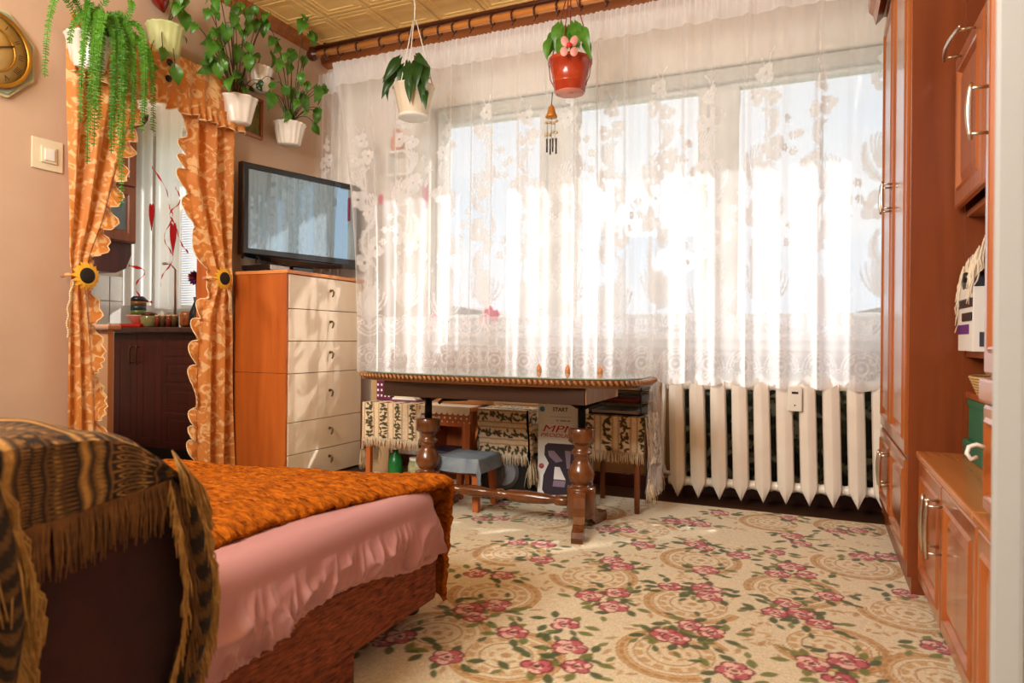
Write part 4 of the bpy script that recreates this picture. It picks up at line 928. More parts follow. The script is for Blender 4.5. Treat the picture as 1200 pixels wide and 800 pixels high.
for (x, y) in ROSES:
    big = any(0 < math.hypot(x-a, y-b) < .14 for a, b in ROSES); n_ = 6 if big else 7
    for q in range(n_):
        a = 2*PI*q/n_+r.rand()*.8; d = .050+.020*r.rand(); cp.leaf(x+d*math.cos(a)*1.3, y+d*math.sin(a)*.9, .052, .027, a+r.randn()*.5, GR if r.rand() < .65 else GR2, .95)
        if r.rand() < .55: cp.leaf(x+(d+.035)*math.cos(a+.2), y+(d+.035)*math.sin(a+.2), .042, .019, a+.6, GR if r.rand() < .6 else GR2, .9)
for (x, y) in ROSES:
    s_ = .034+.011*r.rand(); lt = r.rand() < .5
    for q in range(6):
        a = 2*PI*q/6+r.rand(); cp.ell(x+s_*.62*math.cos(a), y+s_*.62*math.sin(a), s_*.52, s_*.36, a+PI/2, RD2 if q % 2 else PK, .95)
        cp.ring(x+s_*.62*math.cos(a), y+s_*.62*math.sin(a), s_*.46, .0085, RD, .95, a-1.5, a+1.5)
    for q in range(4):
        a = 2*PI*q/4+r.rand(); cp.ell(x+s_*.35*math.cos(a), y+s_*.35*math.sin(a), s_*.30, s_*.17, a+PI/2, PK if lt or q % 2 else RD2, .95)
    cp.ring(x, y, s_*.42, .008, RD, .95, dash=3); cp.ell(x, y, s_*.2, s_*.2, 0, DKR if not lt else RD, .9)
a_ = cp.a; g = vnoise(*(np.meshgrid(cp.xs*180, cp.ys*180)), 2)[..., None]; a_ = a_*(.90+.2*g)
ye = np.arange(1.19, -1.6, -.03); ext = a_[(np.arange(len(ye))*6) % len(cp.ys)]
Ya = np.concatenate([ye[::-1], cp.ys]); Aa = np.concatenate([ext[::-1], a_]); X, Y = np.meshgrid(cp.xs, Ya)
Z = .006+.0012*vnoise(X*60, Y*60, 4)+.004*np.exp(-((Y-2.62-.04*np.sin(X*3))/.035)**2)*(X < -.6)
Z[0] = 0; Z[-1] = .0; Z[:, 0] = 0; Z[:, -1] = 0
o = npgrid('floral_carpet', X, Y, Z, mat('carpet_print', (255,255,255), attr='Col', rough=.95, sheen=.2, nscale=250, bump=.5, bscale=420), label='cream carpet with pink roses green leaves and tan medallions on the floor', cat='carpet')
vattr(o, 'Col', Aa, True)

# ================================================================== LACE CURTAINS
YC = 3.42
t = thing('curtain_rod', 'orange wooden curtain rod with brown rings below the ceiling along the window', 'curtain rod', (-1, YC, 2.56))
obj('pole', MB().tube([(-2.88, YC, 2.572), (.84, YC, 2.572)], .019, 14), RODW, t)
obj('pole', MB().tube([(-2.93, YC-.004, 2.612), (.84, YC-.004, 2.612)], .014, 12), RODD, t, label='second darker pole above')
obj('finial', MB().lathe([(.004, -.045), (.022, -.04), (.036, -.02), (.038, 0), (.030, .022), (.016, .034), (.016, .04)], c=(-2.905, YC, 2.575), axis='x', seg=16), RODD, t)
for x in (-2.82, -1.2, .3):
    obj('bracket', MB().box(x-.008, x+.008, YC-.002, YW-.001, 2.628, 2.636, .001).box(x-.010, x+.010, YC-.02, YC+.02, 2.546, 2.552, .001), RODD, t)
xr = [-2.80, -2.70, -2.564, -2.396, -2.256, -2.18, -2.097, -1.994, -1.899, -1.789, -1.655, -1.53, -1.398, -1.27, -1.14, -1.0, -.87, -.73, -.60, -.46, -.32, -.18, -.05, .09, .2, .32, .44]
for x in xr:
    obj('ring', MB().tube([(x, YC+.027*math.cos(a), 2.566+.027*math.sin(a)) for a in np.linspace(0, 2*PI, 14)[:-1]], .0055, 6, True).tube([(x, YC, 2.541), (x+.006, YC-.006, 2.53), (x+.004, YC-.01, 2.52), (x-.004, YC-.008, 2.515)], .0035, 5), RODD, t)

def lace_paint(x0, x1):
    B = .37
    p = Paint(x0, x1, 0, 1.98, .005, (B,)*3); r = np.random.RandomState(3)
    D1 = (.97,)*3; D2 = (.88,)*3; D3 = (.74,)*3
    def star(x, y, s): 
        s *= 1.25
        for q in range(6): a = q*PI/3; p.ell(x+s*.6*math.cos(a), y+s*.6*math.sin(a), s*.42, s*.28, a, D1)
        p.ell(x, y, s*.16, s*.16, 0, (B,)*3)
    def flower(x, y, s, a):
        for q in range(3): aa = a+q*2*PI/3; p.ell(x+s*.5*math.cos(aa), y+s*.5*math.sin(aa), s*.62, s*.5, aa, D2, .95); 
        for q in range(2): aa = a+PI/3+q*PI*.66; p.ell(x+s*.55*math.cos(aa), y+s*.55*math.sin(aa), s*.38, s*.28, aa, D1, 1)
        p.ell(x, y, s*.16, s*.16, 0, (B,)*3)
    def feather(x, y, L_, a, cv):
        pts = []; 
        for q in range(9): pts.append((x, y)); x += L_/9*math.cos(a); y += L_/9*math.sin(a); a += cv
        for i, (u, v) in enumerate(pts): w_ = .006+.018*math.sin(PI*(i+1)/10); p.ell(u, v, L_/9*.8, w_, a-cv*(9-i), D3 if i % 2 else D2, .8)
        p.line(pts, .011, D1)
    def spray(x, y, L_, a, cv, n=5):
        for k in range(n):
            aa = a+.16*(k-n/2); pts = [(x, y)]; q_ = aa
            for q in range(7): pts.append((pts[-1][0]+L_/7*math.cos(q_), pts[-1][1]+L_/7*math.sin(q_))); q_ += cv
            p.line(pts, .010, D2, .95)
    per = .30; n = int((x1-x0)/per)+2
    for k in range(n):
        c = x0+(k+.35)*per; h = 1.40+(.07 if k % 2 else 0)+.02*r.rand(); sg = 1 if k % 2 else -1
        y = h
        p.line([(c+.01, h+.02), (c+.02*sg, h+.09), (c+.04*sg, h+.11)], .004, D2); p.line([(c, h+.02), (c-.02*sg, h+.07)], .004, D2)
        flower(c, h, .045, 1.2); flower(c-.035*sg, h-.10, .045, .3); flower(c+.04*sg, h-.12, .04, 2.0)
        p.line([(c, h-.12), (c+.01, h-.5), (c-.02, h-.9), (c, h-1.25)], .010, D2, .9)
        flower(c+.045*sg, h-.36, .06, .9); flower(c-.02*sg, h-.44, .05, 2.2); flower(c-.05*sg, h-.66, .065, 1.7); flower(c+.03*sg, h-.74, .05, .2)
        spray(c, h-.48, .17, PI/2+.9*sg, -.22*sg); spray(c, h-.30, .15, PI/2-.9*sg, .25*sg)
        feather(c-.02, h-.55, .22, PI/2+1.0*sg, -.16*sg); feather(c+.02, h-.75, .24, PI/2-.8*sg, .17*sg); feather(c, h-.95, .22, PI/2+.9*sg, -.18*sg)
        for (dx, dy) in ((.12, -.22), (.15, -.30), (.10, -.36), (-.13, -.55), (-.12, -.62), (.14, -.72), (.12, -.8)): star(c+dx*sg, h+dy, .018)
        spray(c, h-1.08, .20, PI/2+.7*sg, -.15*sg, 7); spray(c, h-1.10, .20, PI/2-.7*sg, .15*sg, 7); p.ell(c, h-.98, .07, .10, 0, D2, .8); p.ell(c, h-1.0, .04, .06, 0, D1, .8)
    # lower lace border with arches
    ys = p.ys[:, None]; p.a[:, :, :] = np.where((ys < .34)[..., None], np.maximum(p.a, .68), p.a)
    sc_ = .20
    for k in range(int((x1-x0)/sc_)+2):
        c = x0+(k+.5)*sc_
        for rr, w_ in ((.10, .015), (.080, .009), (.05, .013)): p.ring(c, .33, rr, w_, D1, 1, PI, 2*PI); 
        p.ring(c+sc_/2, .30, .05, .007, D2, 1); star(c, .29, .02); star(c-.05, .31, .014); star(c+.05, .31, .014)
        p.ring(c, .10, .030, .012, D1); p.ell(c, .10, .010, .010, 0, D1); p.ring(c+.05, .13, .016, .006, D1); p.ring(c-.05, .13, .016, .006, D1); p.ring(c, .165, .018, .006, D1)
        for rr in (.06, .075, .09): p.ring(c, .09, rr, .008, D1, .9, 0, PI)
        for q in range(7): p.ring(c-sc_/2+q*sc_/7, .045+.012*abs(q-3), .010, .005, D1)
    p.a[(p.ys > 1.86)] = np.maximum(p.a[(p.ys > 1.86)], .5); p.a[p.ys > 1.77] = np.maximum(p.a[p.ys > 1.77], .72)
    return p
LACE = lace_mat('lace_net', (250,250,252))
def curtain(name, x0, x1, z0, z1, seed, y0, left_shift, label, lamb=.105, amp=.034):
    n = int((x1-x0)/.005); xs = np.linspace(x0, x1, n); r = np.random.RandomState(seed)
    ph = 2*PI*(xs-x0)/lamb+2.6*(vnoise(xs*3.1+7, xs*0+1.5, seed)-.5)*2+1.6*(vnoise(xs*9.0, xs*0+2.5, seed+1)-.5)*2
    am = amp*(.35+1.0*vnoise(xs*5, xs*0+5.5, seed+2)); h = z1-z0; nz = int(h/.0065); zz = np.linspace(0, 1, nz)
    def pleat(q, wv=1.0):
        d = (q+PI) % (2*PI)-PI; return 1.7*np.exp(-(d/(.75*wv))**2)-.45+.22*np.sin(2*q+.7)+.12*np.sin(.5*q+1)
    wp = .7+.8*vnoise(xs*6, xs*0+3.1, seed+4); S1 = pleat(ph, wp); hd = np.sin(xs*2*PI/.028+2*vnoise(xs*20, xs*0, 8)*3)
    V_, _ = np.meshgrid(zz, xs, indexing='ij'); hh = V_*h
    top = np.clip((hh-(h-.16))/.13, 0, 1); A_ = am[None]*(1-top*.75)*(.85+.25*(1-V_)); Y = y0-A_*pleat(ph[None]+.35*np.sin(V_*3+xs[None]*2), wp[None])+top*.007*hd[None]
    X = xs[None]+left_shift(V_, (xs[None]-x0))
    u = np.concatenate([[0], np.cumsum(np.sqrt(np.diff(xs)**2+np.diff(am*S1)**2))])
    p = lace_paint(0, float(u[-1])+.02); iu = np.clip((u/.005).astype(int), 0, p.a.shape[1]-1); fv = hh[:, 0]*(1.92/h); iv = np.clip((fv/.005).astype(int), 0, p.a.shape[0]-1)
    L_ = p.a[iv][:, iu, 0]
    Z = z0-.014+hh+(.030*(1-np.abs(np.sin(PI*u/.20))**.7))[None]*np.clip(1-V_/.05, 0, 1)
    Z = Z-.010*(1-V_)*np.sin(ph)[None]*.3
    o = npgrid(name, X, Y, Z, LACE, label=label, cat='curtain'); vattr(o, 'lace', L_); return o
lsh = lambda V_, d: -.22*V_**2.2*np.clip(1-d/.35, 0, 1)-.0*d
curtain('lace_curtain', -2.545, .50, .592, 2.515, 5, YC, lsh, 'white floral lace curtain across the whole window', .150, .022)
curtain('lace_curtain', -2.97, -2.79, .75, 2.515, 15, 3.545, lambda V_, d: 0*V_, 'narrow sheer curtain panel in the corner behind the television', .07, .016)

# ================================================================== ORANGE DRAPES AT THE KITCHEN OPENING
DRP = mat('orange_damask', (216,134,54), (240,192,132), rough=.6, sheen=.2, nscale=17, detail=3, dist=1.5, bump=.1, transl=.18)
rp = [n for n in DRP.node_tree.nodes if n.type == 'VALTORGB'][0]; rp.color_ramp.elements[0].position = .50; rp.color_ramp.elements[1].position = .58
PIP = mat('drape_piping', (236,206,160), rough=.7)
def interp(tab, z): zs = [a for a, b in tab]; return np.interp(z, zs, [b for a, b in tab])
def drape(nm, label, outer, inner, z0, z1, pinch, ruff_side, seed, loc, ruffs):
    t = thing(nm, label, 'curtain', loc)
    nz, nu = 150, 60; zz = np.linspace(z0, z1, nz); U, Z = np.meshgrid(np.linspace(0, 1, nu), zz)
    a = interp(outer, Z); b = interp(inner, Z); Y = a+(b-a)*U; w = np.abs(b-a); dp = np.clip(w/.30, .25, 1)
    k_ = 2.3; X = XL+.055+.032*np.sin(U*2*PI*k_+.8*np.sin(Z*2.2)+seed)*dp+.004*np.sin(U*2*PI*7.3+Z*6+seed)*dp
    near = np.exp(-((Z-pinch)/.06)**2); X = X+.012*near-.0*near
    npgrid('panel', X, Y, Z, DRP, t)
    # ruffle along the inner edge with light piping
    nv2 = 420; z2 = np.linspace(z0, z1, nv2); V2, Z2 = np.meshgrid(np.linspace(0, 1, 7), z2)
    e = interp(inner, Z2); ex = interp([(z, x) for z, x in zip(zz, X[:, -1])], Z2); sgn = ruff_side
    wv = ruffs*(.7+.6*vnoise(Z2*6, Z2*0+seed, 17))*(1-.6*np.exp(-((Z2-pinch)/.05)**2))
    phs = 2*PI*Z2/.135+5.5*(vnoise(Z2*5, Z2*0+seed*3, 41)-.5)*2; rip = np.sin(2*PI*Z2/.034+3*np.sin(Z2*11))
    Yr = e+sgn*V2*wv*(.66+.40*np.sin(phs)+.10*rip); Xr = ex+V2*(.024*np.cos(phs)+.006*rip)+.004; Zr = Z2-V2*.02*np.cos(phs)
    npgrid('ruffle', Xr, Yr, Zr, DRP, t)
    obj('piping', MB().tube([(Xr[i, -1], Yr[i, -1], Zr[i, -1]) for i in range(0, nv2, 2)], .0028, 5), PIP, t)
    return t
LO = [(.03, 1.885), (.3, 1.895), (.8, 1.90), (1.05, 1.90), (1.5, 1.895), (2.10, 1.89)]
LI = [(.03, 2.02), (.47, 2.015), (.75, 2.0), (.93, 1.985), (1.05, 1.965), (1.15, 1.99), (1.31, 2.045), (1.55, 2.10), (1.86, 2.17), (2.10, 2.23)]
drape('door_drape', 'orange patterned drape on the left of the kitchen opening, under the fern', LO, LI, .03, 2.10, 1.05, 1, .3, (-2.93, 1.95, .03), .055)
RO = [(.03, 2.815), (.4, 2.808), (.8, 2.80), (1.1, 2.785), (1.54, 2.78), (2.0, 2.775)]
RI = [(.03, 2.60), (.16, 2.595), (.58, 2.585), (.89, 2.60), (1.02, 2.65), (1.10, 2.665), (1.2, 2.63), (1.33, 2.575), (1.59, 2.50), (1.88, 2.50), (2.0, 2.49)]
drape('door_drape', 'orange patterned drape on the right of the kitchen opening, beside the chest', RO, RI, .03, 2.0, 1.10, -1, 2.1, (-2.93, 2.7, .03), .045)
t = thing('valance', 'orange patterned valance with a gathered frill over the kitchen opening', 'valance', (-2.93, 2.35, 1.9))
U, V_ = np.meshgrid(np.linspace(0, 1, 160), np.linspace(0, 1, 30)); Yv = 1.87+.955*U
Xv = XL+.105+.008*np.sin(U*46+2*np.sin(U*9))*(1-V_*.5)-.03*(U > .985); npgrid('panel', Xv, Yv, 1.99+.185*V_+.0*U, DRP, t)
Xf = XL+.112+(1-V_)*.018*np.sin(U*2*PI*19+2.5*np.sin(U*17)); npgrid('frill', Xf, 1.865+.965*U, 1.905+.085*V_+(1-V_)*.008*np.sin(U*60), DRP, t)
obj('piping', MB().tube([(Xf[0, i], 1.865+.965*U[0, i], 1.905+.008*math.sin(U[0, i]*60)) for i in range(160)], .003, 5), PIP, t)
obj('return', MB().box(XL+.001, XL+.10, 2.822, 2.826, 1.93, 2.17), DRP, t)
for (y, z) in ((2.335, 2.115), (2.33, 2.035)): obj('button', MB().lathe([(.004, 0), (.018, .004), (.014, .012), (.004, .016)], c=(XL+.12, y, z), axis='x', seg=12), BLACK, t)
# sunflower tiebacks
YEL = mat('sunflower_yellow', (238,170,30), (246,192,60), rough=.6, nscale=20); SEED = mat('sunflower_seed', (30,18,12), rough=.9, nscale=200, bump=.6)
for y, z, lab in ((1.925, 1.05, 'sunflower tieback on the left orange drape'), (2.665, 1.10, 'sunflower tieback on the right orange drape')):
    x = XL+.135; t = thing('sunflower_tieback', lab, 'tieback', (x, y, z), 0, 'sunflower tiebacks')
    t.location.z = z; 
    for ring_, n_, L_ in ((0, 16, .064), (1, 15, .056)):
        for q in range(n_):
            a = 2*PI*(q+.5*ring_)/n_; c, s_ = math.cos(a), math.sin(a)
            def pf(u, v, c=c, s_=s_, L_=L_, ring_=ring_): 
                rr = .026+(L_-.026)*v; w_ = .0085*math.sin(PI*min(1, v*.85+.15))*(u-.5)*2; return (x+.006+ring_*.004-.008*v*v, y+rr*c-w_*s_, z+rr*s_+w_*c)
            obj('petal', MB().grid(pf, 2, 4), YEL, t)
    obj('seed_disc', MB().lathe([(.034, 0), (.034, .008), (.022, .014), (.004, .015)], c=(x+.002, y, z), axis='x', seg=18), SEED, t)
    obj('band', MB().tube([(XL+.03, y-.035, z), (XL+.09, y-.045, z+.003), (XL+.115, y, z), (XL+.09, y+.045, z+.003), (XL+.03, y+.035, z)], .008, 8), DRP, t)
t = thing('tassel_cord', 'cream beaded tassel cord hanging under the left sunflower tieback', 'tassel', (XL+.13, 1.875, .9))
for k in range(3):
    mb = MB(); 
    for q in range(26): mb.lathe([(.001, -.005), (.005, 0), (.001, .005)], c=(XL+.12+.004*k, 1.885-.022*math.sin(q/26*2.2)-.006*k+.003*math.sin(q*.9), 1.03-q*.0095-.002*k), seg=6, cap=False)
    obj('strand', mb, PIP, t)
t = thing('short_tassel', 'short cream tassel under the right sunflower tieback', 'tassel', (XL+.13, 2.70, .95))
for k in range(3): obj('strand', MB().tube([(XL+.12, 2.70+.006*k, 1.07), (XL+.125, 2.715+.006*k, 1.0), (XL+.125, 2.712+.008*k, .93)], .003, 5), PIP, t)

# ================================================================== WALL THINGS
t = thing('light_switch', 'cream square light switch on the left wall beside the orange drape', 'switch', (XL, 1.845, 1.49))
obj('plate', MB().box(XL+.0005, XL+.007, 1.776, 1.905, 1.492, 1.622, .003), mat('cream_plastic', (232,220,190), rough=.4), t)
obj('frame', MB().box(XL+.0075, XL+.014, 1.81, 1.875, 1.522, 1.592, .003), MATS['cream_plastic'], t)
obj('rocker', MB().box(XL+.0145, XL+.019, 1.822, 1.863, 1.532, 1.582, .003), WHITE, t)
t = thing('wall_clock', 'gold octagonal wall clock with a cream frame at the left edge', 'clock', (XL, 1.66, 1.72))
CYc, CZc = 1.605, 1.915
def octo(rr, sq=.0): return [(CYc+rr*math.cos(PI/8+k*PI/4), CZc+rr*math.sin(PI/8+k*PI/4)) for k in range(8)]
obj('backplate', MB().prism(octo(.185), XL+.001, XL+.018, 'x'), mat('cream_frame', (206,196,150), rough=.4, coat=.3), t)
obj('backplate', MB().prism(octo(.172), XL+.0185, XL+.026, 'x'), mat('silver_frame', (150,160,140), rough=.35), t, label='grey green inner frame')
GOLD = mat('clock_gold', (190,140,50), rough=.3, metal=.8)
obj('bezel', MB().lathe([(.15, .0), (.152, .012), (.143, .018), (.135, .010)], c=(XL+.0265, CYc, CZc), axis='x', seg=40, cap=False), GOLD, t)
obj('dial', MB().lathe([(.142, 0), (.142, .004)], c=(XL+.027, CYc, CZc), axis='x', seg=40), mat('clock_dial', (200,160,84), (222,188,116), rough=.4, nscale=20), t)
obj('bezel', MB().tube([(XL+.033, CYc+.088*math.cos(a), CZc+.088*math.sin(a)) for a in np.linspace(0, 2*PI, 40)[:-1]], .004, 6, True), GOLD, t, label='thin inner gold ring')
ROM = ['XII', 'I', 'II', 'III', 'IIII', 'V', 'VI', 'VII', 'VIII', 'IX', 'X', 'XI']
BRW = mat('numeral_brown', (84,56,24), rough=.5)
for k, s_ in enumerate(ROM):
    a = -k*PI/6
    M_ = Matrix.Translation((XL+.0315, CYc, CZc)) @ Matrix.Rotation(PI/2, 4, 'Z') @ Matrix.Rotation(PI/2, 4, 'X') @ Matrix.Rotation(a, 4, 'Z') @ Matrix.Translation((0, .103, 0))
    text(t, s_, .03, BRW, M_, name='numeral')
for a, L_, w_ in ((1.9, .06, .005), (.4, .09, .0035)): obj('hand', MB().tube([(XL+.036, CYc, CZc), (XL+.036, CYc+L_*math.cos(a), CZc+L_*math.sin(a))], w_, 6), BRW, t)
t = thing('picture_frame', 'small brown framed picture on the wall behind the swirled pot', 'picture', (XL, 2.95, 1.95))
obj('frame', MB().box(XL+.001, XL+.016, 2.83, 3.06, 1.945, 1.965, .003).box(XL+.001, XL+.016, 2.83, 3.06, 2.16, 2.18, .003).box(XL+.001, XL+.016, 2.83, 2.85, 1.966, 2.159, .003).box(XL+.001, XL+.016, 3.04, 3.06, 1.966, 2.159, .003), W_CHERRY, t)
obj('picture', MB().box(XL+.001, XL+.006, 2.851, 3.039, 1.966, 2.159), mat('picture_print', (150,120,40), (70,90,40), rough=.5, nscale=24), t)
t = thing('glass_ornament', 'dark red glass ornament hanging high on the left wall', 'ornament', (XL+.04, 2.35, 2.42))
obj('body', MB().lathe([(.004, 0), (.018, .015), (.040, .045), (.046, .075), (.038, .11), (.015, .13)], M=Matrix.Translation((XL+.055, 2.355, 2.375)) @ Matrix.Rotation(.35, 4, 'X'), seg=10), mat('red_glass', (120,16,12), rough=.08, spec=.9, coat=.6), t)
obj('cord', MB().tube([(XL+.05, 2.32, 2.49), (XL+.01, 2.32, 2.66)], .002, 5), BLACK, t)

# ================================================================== POTS AND PLANTS
LEAF = mat('leaf_green', (44,104,24), (104,162,52), rough=.36, nscale=12, spec=.6, transl=.25)
LEAFD = mat('leaf_dark', (24,58,20), (50,92,34), rough=.35, nscale=9, transl=.2)
STEM = mat('vine_stem', (62,50,26), (86,78,38), rough=.6, nscale=20)
FERN = mat('fern_green', (56,120,20), (108,174,42), rough=.5, nscale=6, transl=.35)
SOIL = mat('potting_soil', (50,36,26), rough=.95, nscale=60, bump=.5)
def leaf_data(L_=.075, W_2=.03):
    vs = []; fs = []; ts = [0, .05, .13, .22, .34, .46, .58, .70, .82, .91, 1.0]; ws = [.22, .66, .93, 1.0, .98, .88, .74, .56, .35, .17, 0.01]
    for t_, w_ in zip(ts, ws):
        z = .012*math.sin(PI*t_)-.018*t_*t_
        back = -.010 if t_ < .05 else 0
        vs += [(-w_*W_2, t_*L_+back*2, z+.010*w_), (-w_*W_2*.5, t_*L_+back, z+.007*w_), (0, t_*L_, z), (w_*W_2*.5, t_*L_+back, z+.007*w_), (w_*W_2, t_*L_+back*2, z+.010*w_)]
    for i in range(len(ts)-1):
        for k in range(4): a = i*5+k; fs.append((a, a+1, a+6, a+5))
    return vs, fs
def leafmesh(nm, L_, W_2, m):
    me = bpy.data.meshes.new(nm); v, f = leaf_data(L_, W_2); me.from_pydata(v, [], f); me.polygons.foreach_set('use_smooth', [True]*len(f)); me.materials.append(m); return me
ML1 = leafmesh('leaf', .095, .036, LEAF); ML2 = leafmesh('leaf', .095, .034, LEAFD)
def put_leaf(root, me, pos, sc_, tip, nrm_):
    """leaf base at pos, tip direction, facing nrm_"""
    y = Vector(tip).normalized(); z = Vector(nrm_); z = (z-y*z.dot(y)).normalized(); x = y.cross(z)
    M_ = Matrix((x, y, z)).transposed().to_4x4() @ Matrix.Scale(sc_, 4); M_.translation = Vector(pos)
    o = bpy.data.objects.new('leaf', me); COL.objects.link(o); o.parent = root; o.matrix_local = ROOTM[root.name].inverted() @ M_; return o
def pot_lathe(c, rt_, rb, h, fn=None, m=WHITE, root=None, half=False, rim=.006, seg=48, nm='pot'):
    pr = [(rb*.96, 0), (rb, .006), (rb+(rt_-rb)*.5, h*.5), (rt_, h-.012), (rt_+rim, h-.008), (rt_+rim, h), (rt_-.004, h), (rt_-.012, h-.03), (.002, h-.035)]
    mb = MB().lathe(pr, c=c, seg=seg, cap=False, fn=fn); mb.lathe([(rb*.96, 0), (rb*.96, .002)], c=c, seg=seg); return obj(nm, mb, m, root)
flute = lambda n_, d: (lambda a, t_: 1+d*math.cos(a*n_))
def vine_plant(root, src, leaves, me, rnd, face=(.75, -.62, .05), size=(.6, 1.05), xo=.13):
    mb = MB(); src = Vector(src)
    for i, (y, z) in enumerate(leaves):
        x = XL+xo+.10*(rnd.rand()-.4); p = Vector((x, y, z)); d = p-src; s_ = size[0]+(size[1]-size[0])*rnd.rand()
        tip = Vector((.12*rnd.randn(), .5*rnd.randn()+.5*np.sign(d.y)*.5, -1)).normalized()
        base = p-tip*.045*s_
        mid = src.lerp(base, .55)+Vector((.03*rnd.randn(), .02*rnd.randn(), .05+.05*rnd.rand()+.12*abs(d.y)))
        pts = []
        for q in range(9): u = q/8; pts.append(src*(1-u)**2+mid*2*u*(1-u)+base*u*u)
        mb.tube(pts, [.0026]*5+[.0022]*4, 5)
        n_ = Vector(face)+Vector(rnd.randn(3)*.38); put_leaf(root, me, base, s_, tip, n_)
        if rnd.rand() < .55: b2 = base+Vector((.02, .05*rnd.randn(), .04*rnd.randn())); put_leaf(root, me, b2, s_*.7, tip+Vector(rnd.randn(3)*.5), n_+Vector(rnd.randn(3)*.5)); mb.tube([base, (base+b2)/2+Vector((0,0,.015)), b2], .0018, 5)
    obj('vine_stem', mb, STEM, root)
A_ = [(2.39, 2.42), (2.38, 2.23), (2.21, 2.07), (2.25, 2.11), (2.33, 2.04), (2.36, 2.38)]
B_ = [(2.56, 2.46), (2.69, 2.51), (2.62, 2.42), (2.8, 2.53), (2.9, 2.57), (2.92, 2.52), (2.76, 2.44), (2.87, 2.51), (2.46, 2.33), (2.54, 2.33), (2.5, 2.23), (2.56, 2.27), (2.59, 2.23), (2.55, 2.13), (2.61, 2.09), (2.52, 2.15), (2.57, 2.18), (2.54, 2.43), (2.67, 2.56), (2.53, 2.47), (2.6, 2.29), (2.53, 2.20), (2.49, 2.27), (2.63, 2.36), (2.74, 2.40), (2.72, 2.47), (2.59, 2.33)]
B2_ = [(2.77, 2.26), (2.74, 2.3), (2.83, 2.32), (2.71, 2.18), (2.80, 2.28)]
C_ = [(3.03, 2.46), (3.0, 2.37), (3.15, 2.45), (3.16, 2.62), (3.15, 2.38), (3.31, 2.61), (3.28, 2.47), (3.21, 2.28), (3.09, 2.22), (3.23, 2.18), (3.08, 2.07), (2.98, 2.14), (3.38, 2.18), (3.38, 2.27), (3.44, 2.35), (3.40, 2.16), (3.40, 2.09), (3.3, 2.27), (2.99, 2.33), (3.16, 2.31), (3.0, 2.48), (2.95, 2.12), (3.18, 2.22), (3.12, 2.15), (3.27, 2.22), (3.05, 2.40)]
CRMP = mat('pale_green_plastic', (214,220,160), (190,200,130), rough=.4, nscale=3); WCER = mat('white_ceramic', (240,232,220), rough=.3, coat=.3)
t = thing('wall_planter', 'pale green ribbed wall pot with trailing vine, left of the orange valance top', 'plant', (XL+.09, 2.35, 2.20))
pot_lathe((XL+.105, 2.325, 2.150), .080, .060, .135, flute(14, .035), CRMP, t); obj('soil', MB().lathe([(.068, 0), (.06, .004)], c=(XL+.105, 2.325, 2.25), seg=20), SOIL, t)
vine_plant(t, (XL+.105, 2.335, 2.28), A_+[(2.44, 2.36)], ML1, np.random.RandomState(1))
t = thing('wall_planter', 'white swirl ribbed wall pot with green vines in front of the small picture', 'plant', (XL+.12, 2.80, 1.985))
pot_lathe((XL+.125, 2.765, 1.945), .092, .062, .135, lambda a, t_: 1+.05*math.cos(a*9+t_*3.2), WCER, t, seg=72); obj('soil', MB().lathe([(.078, 0), (.07, .004)], c=(XL+.125, 2.765, 2.048), seg=20), SOIL, t)
vine_plant(t, (XL+.125, 2.75, 2.06), B_, ML1, np.random.RandomState(2), xo=.17)
vine_plant(t, (XL+.125, 2.78, 2.06), [(2.75, 2.15), (2.79, 2.15), (2.86, 2.16), (2.9, 2.2), (2.92, 2.19), (2.74, 2.17)], ML2, np.random.RandomState(3), size=(.4, .6))
t = thing('wall_planter', 'white fluted wall pot with vines, high behind the swirled pot', 'plant', (XL+.07, 3.0, 2.24))
pot_lathe((XL+.085, 2.95, 2.185), .072, .052, .13, flute(16, .04), WCER, t, seg=64); obj('soil', MB().lathe([(.06, 0), (.055, .004)], c=(XL+.085, 2.95, 2.285), seg=20), SOIL, t)
vine_plant(t, (XL+.085, 2.93, 2.30), B2_, ML1, np.random.RandomState(4))
t = thing('wall_planter', 'white fluted wall pot with green vines beside the curtain, above the television', 'plant', (XL+.12, 3.19, 1.97))
pot_lathe((XL+.115, 3.165, 1.935), .088, .064, .125, flute(16, .045), WCER, t, seg=64); obj('soil', MB().lathe([(.078, 0), (.07, .004)], c=(XL+.115, 3.165, 2.03), seg=20), SOIL, t)
vine_plant(t, (XL+.115, 3.165, 2.05), C_, ML1, np.random.RandomState(5), xo=.15)
# asparagus fern
t = thing('hanging_fern', 'white wall pot with long drooping asparagus fern over the left orange drape', 'plant', (XL+.12, 1.93, 1.90))
pot_lathe((XL+.13, 1.93, 1.93), .085, .06, .14, flute(12, .03), WCER, t, seg=48); obj('soil', MB().lathe([(.07, 0), (.06, .004)], c=(XL+.13, 1.93, 2.035), seg=20), SOIL, t)
rf = np.random.RandomState(9)
FR_ = [(1.86, 1.50), (1.87, 1.72), (1.91, 1.66), (1.97, 1.70), (2.0, 1.34), (2.0, 1.66), (2.03, 1.60), (2.09, 1.76), (2.17, 1.72), (1.83, 1.80), (1.69, 1.80), (2.06, 1.72), (1.95, 1.62), (2.12, 1.82), (1.89, 1.58), (1.98, 1.50), (2.04, 1.68), (1.84, 1.90), (2.14, 1.88), (2.08, 1.66), (1.92, 1.70), (1.86, 1.62), (1.97, 1.60), (2.05, 1.86), (1.82, 1.66), (1.88, 1.88), (2.02, 1.80), (1.80, 1.98), (1.99, 1.58), (1.90, 1.74), (2.10, 1.70)]
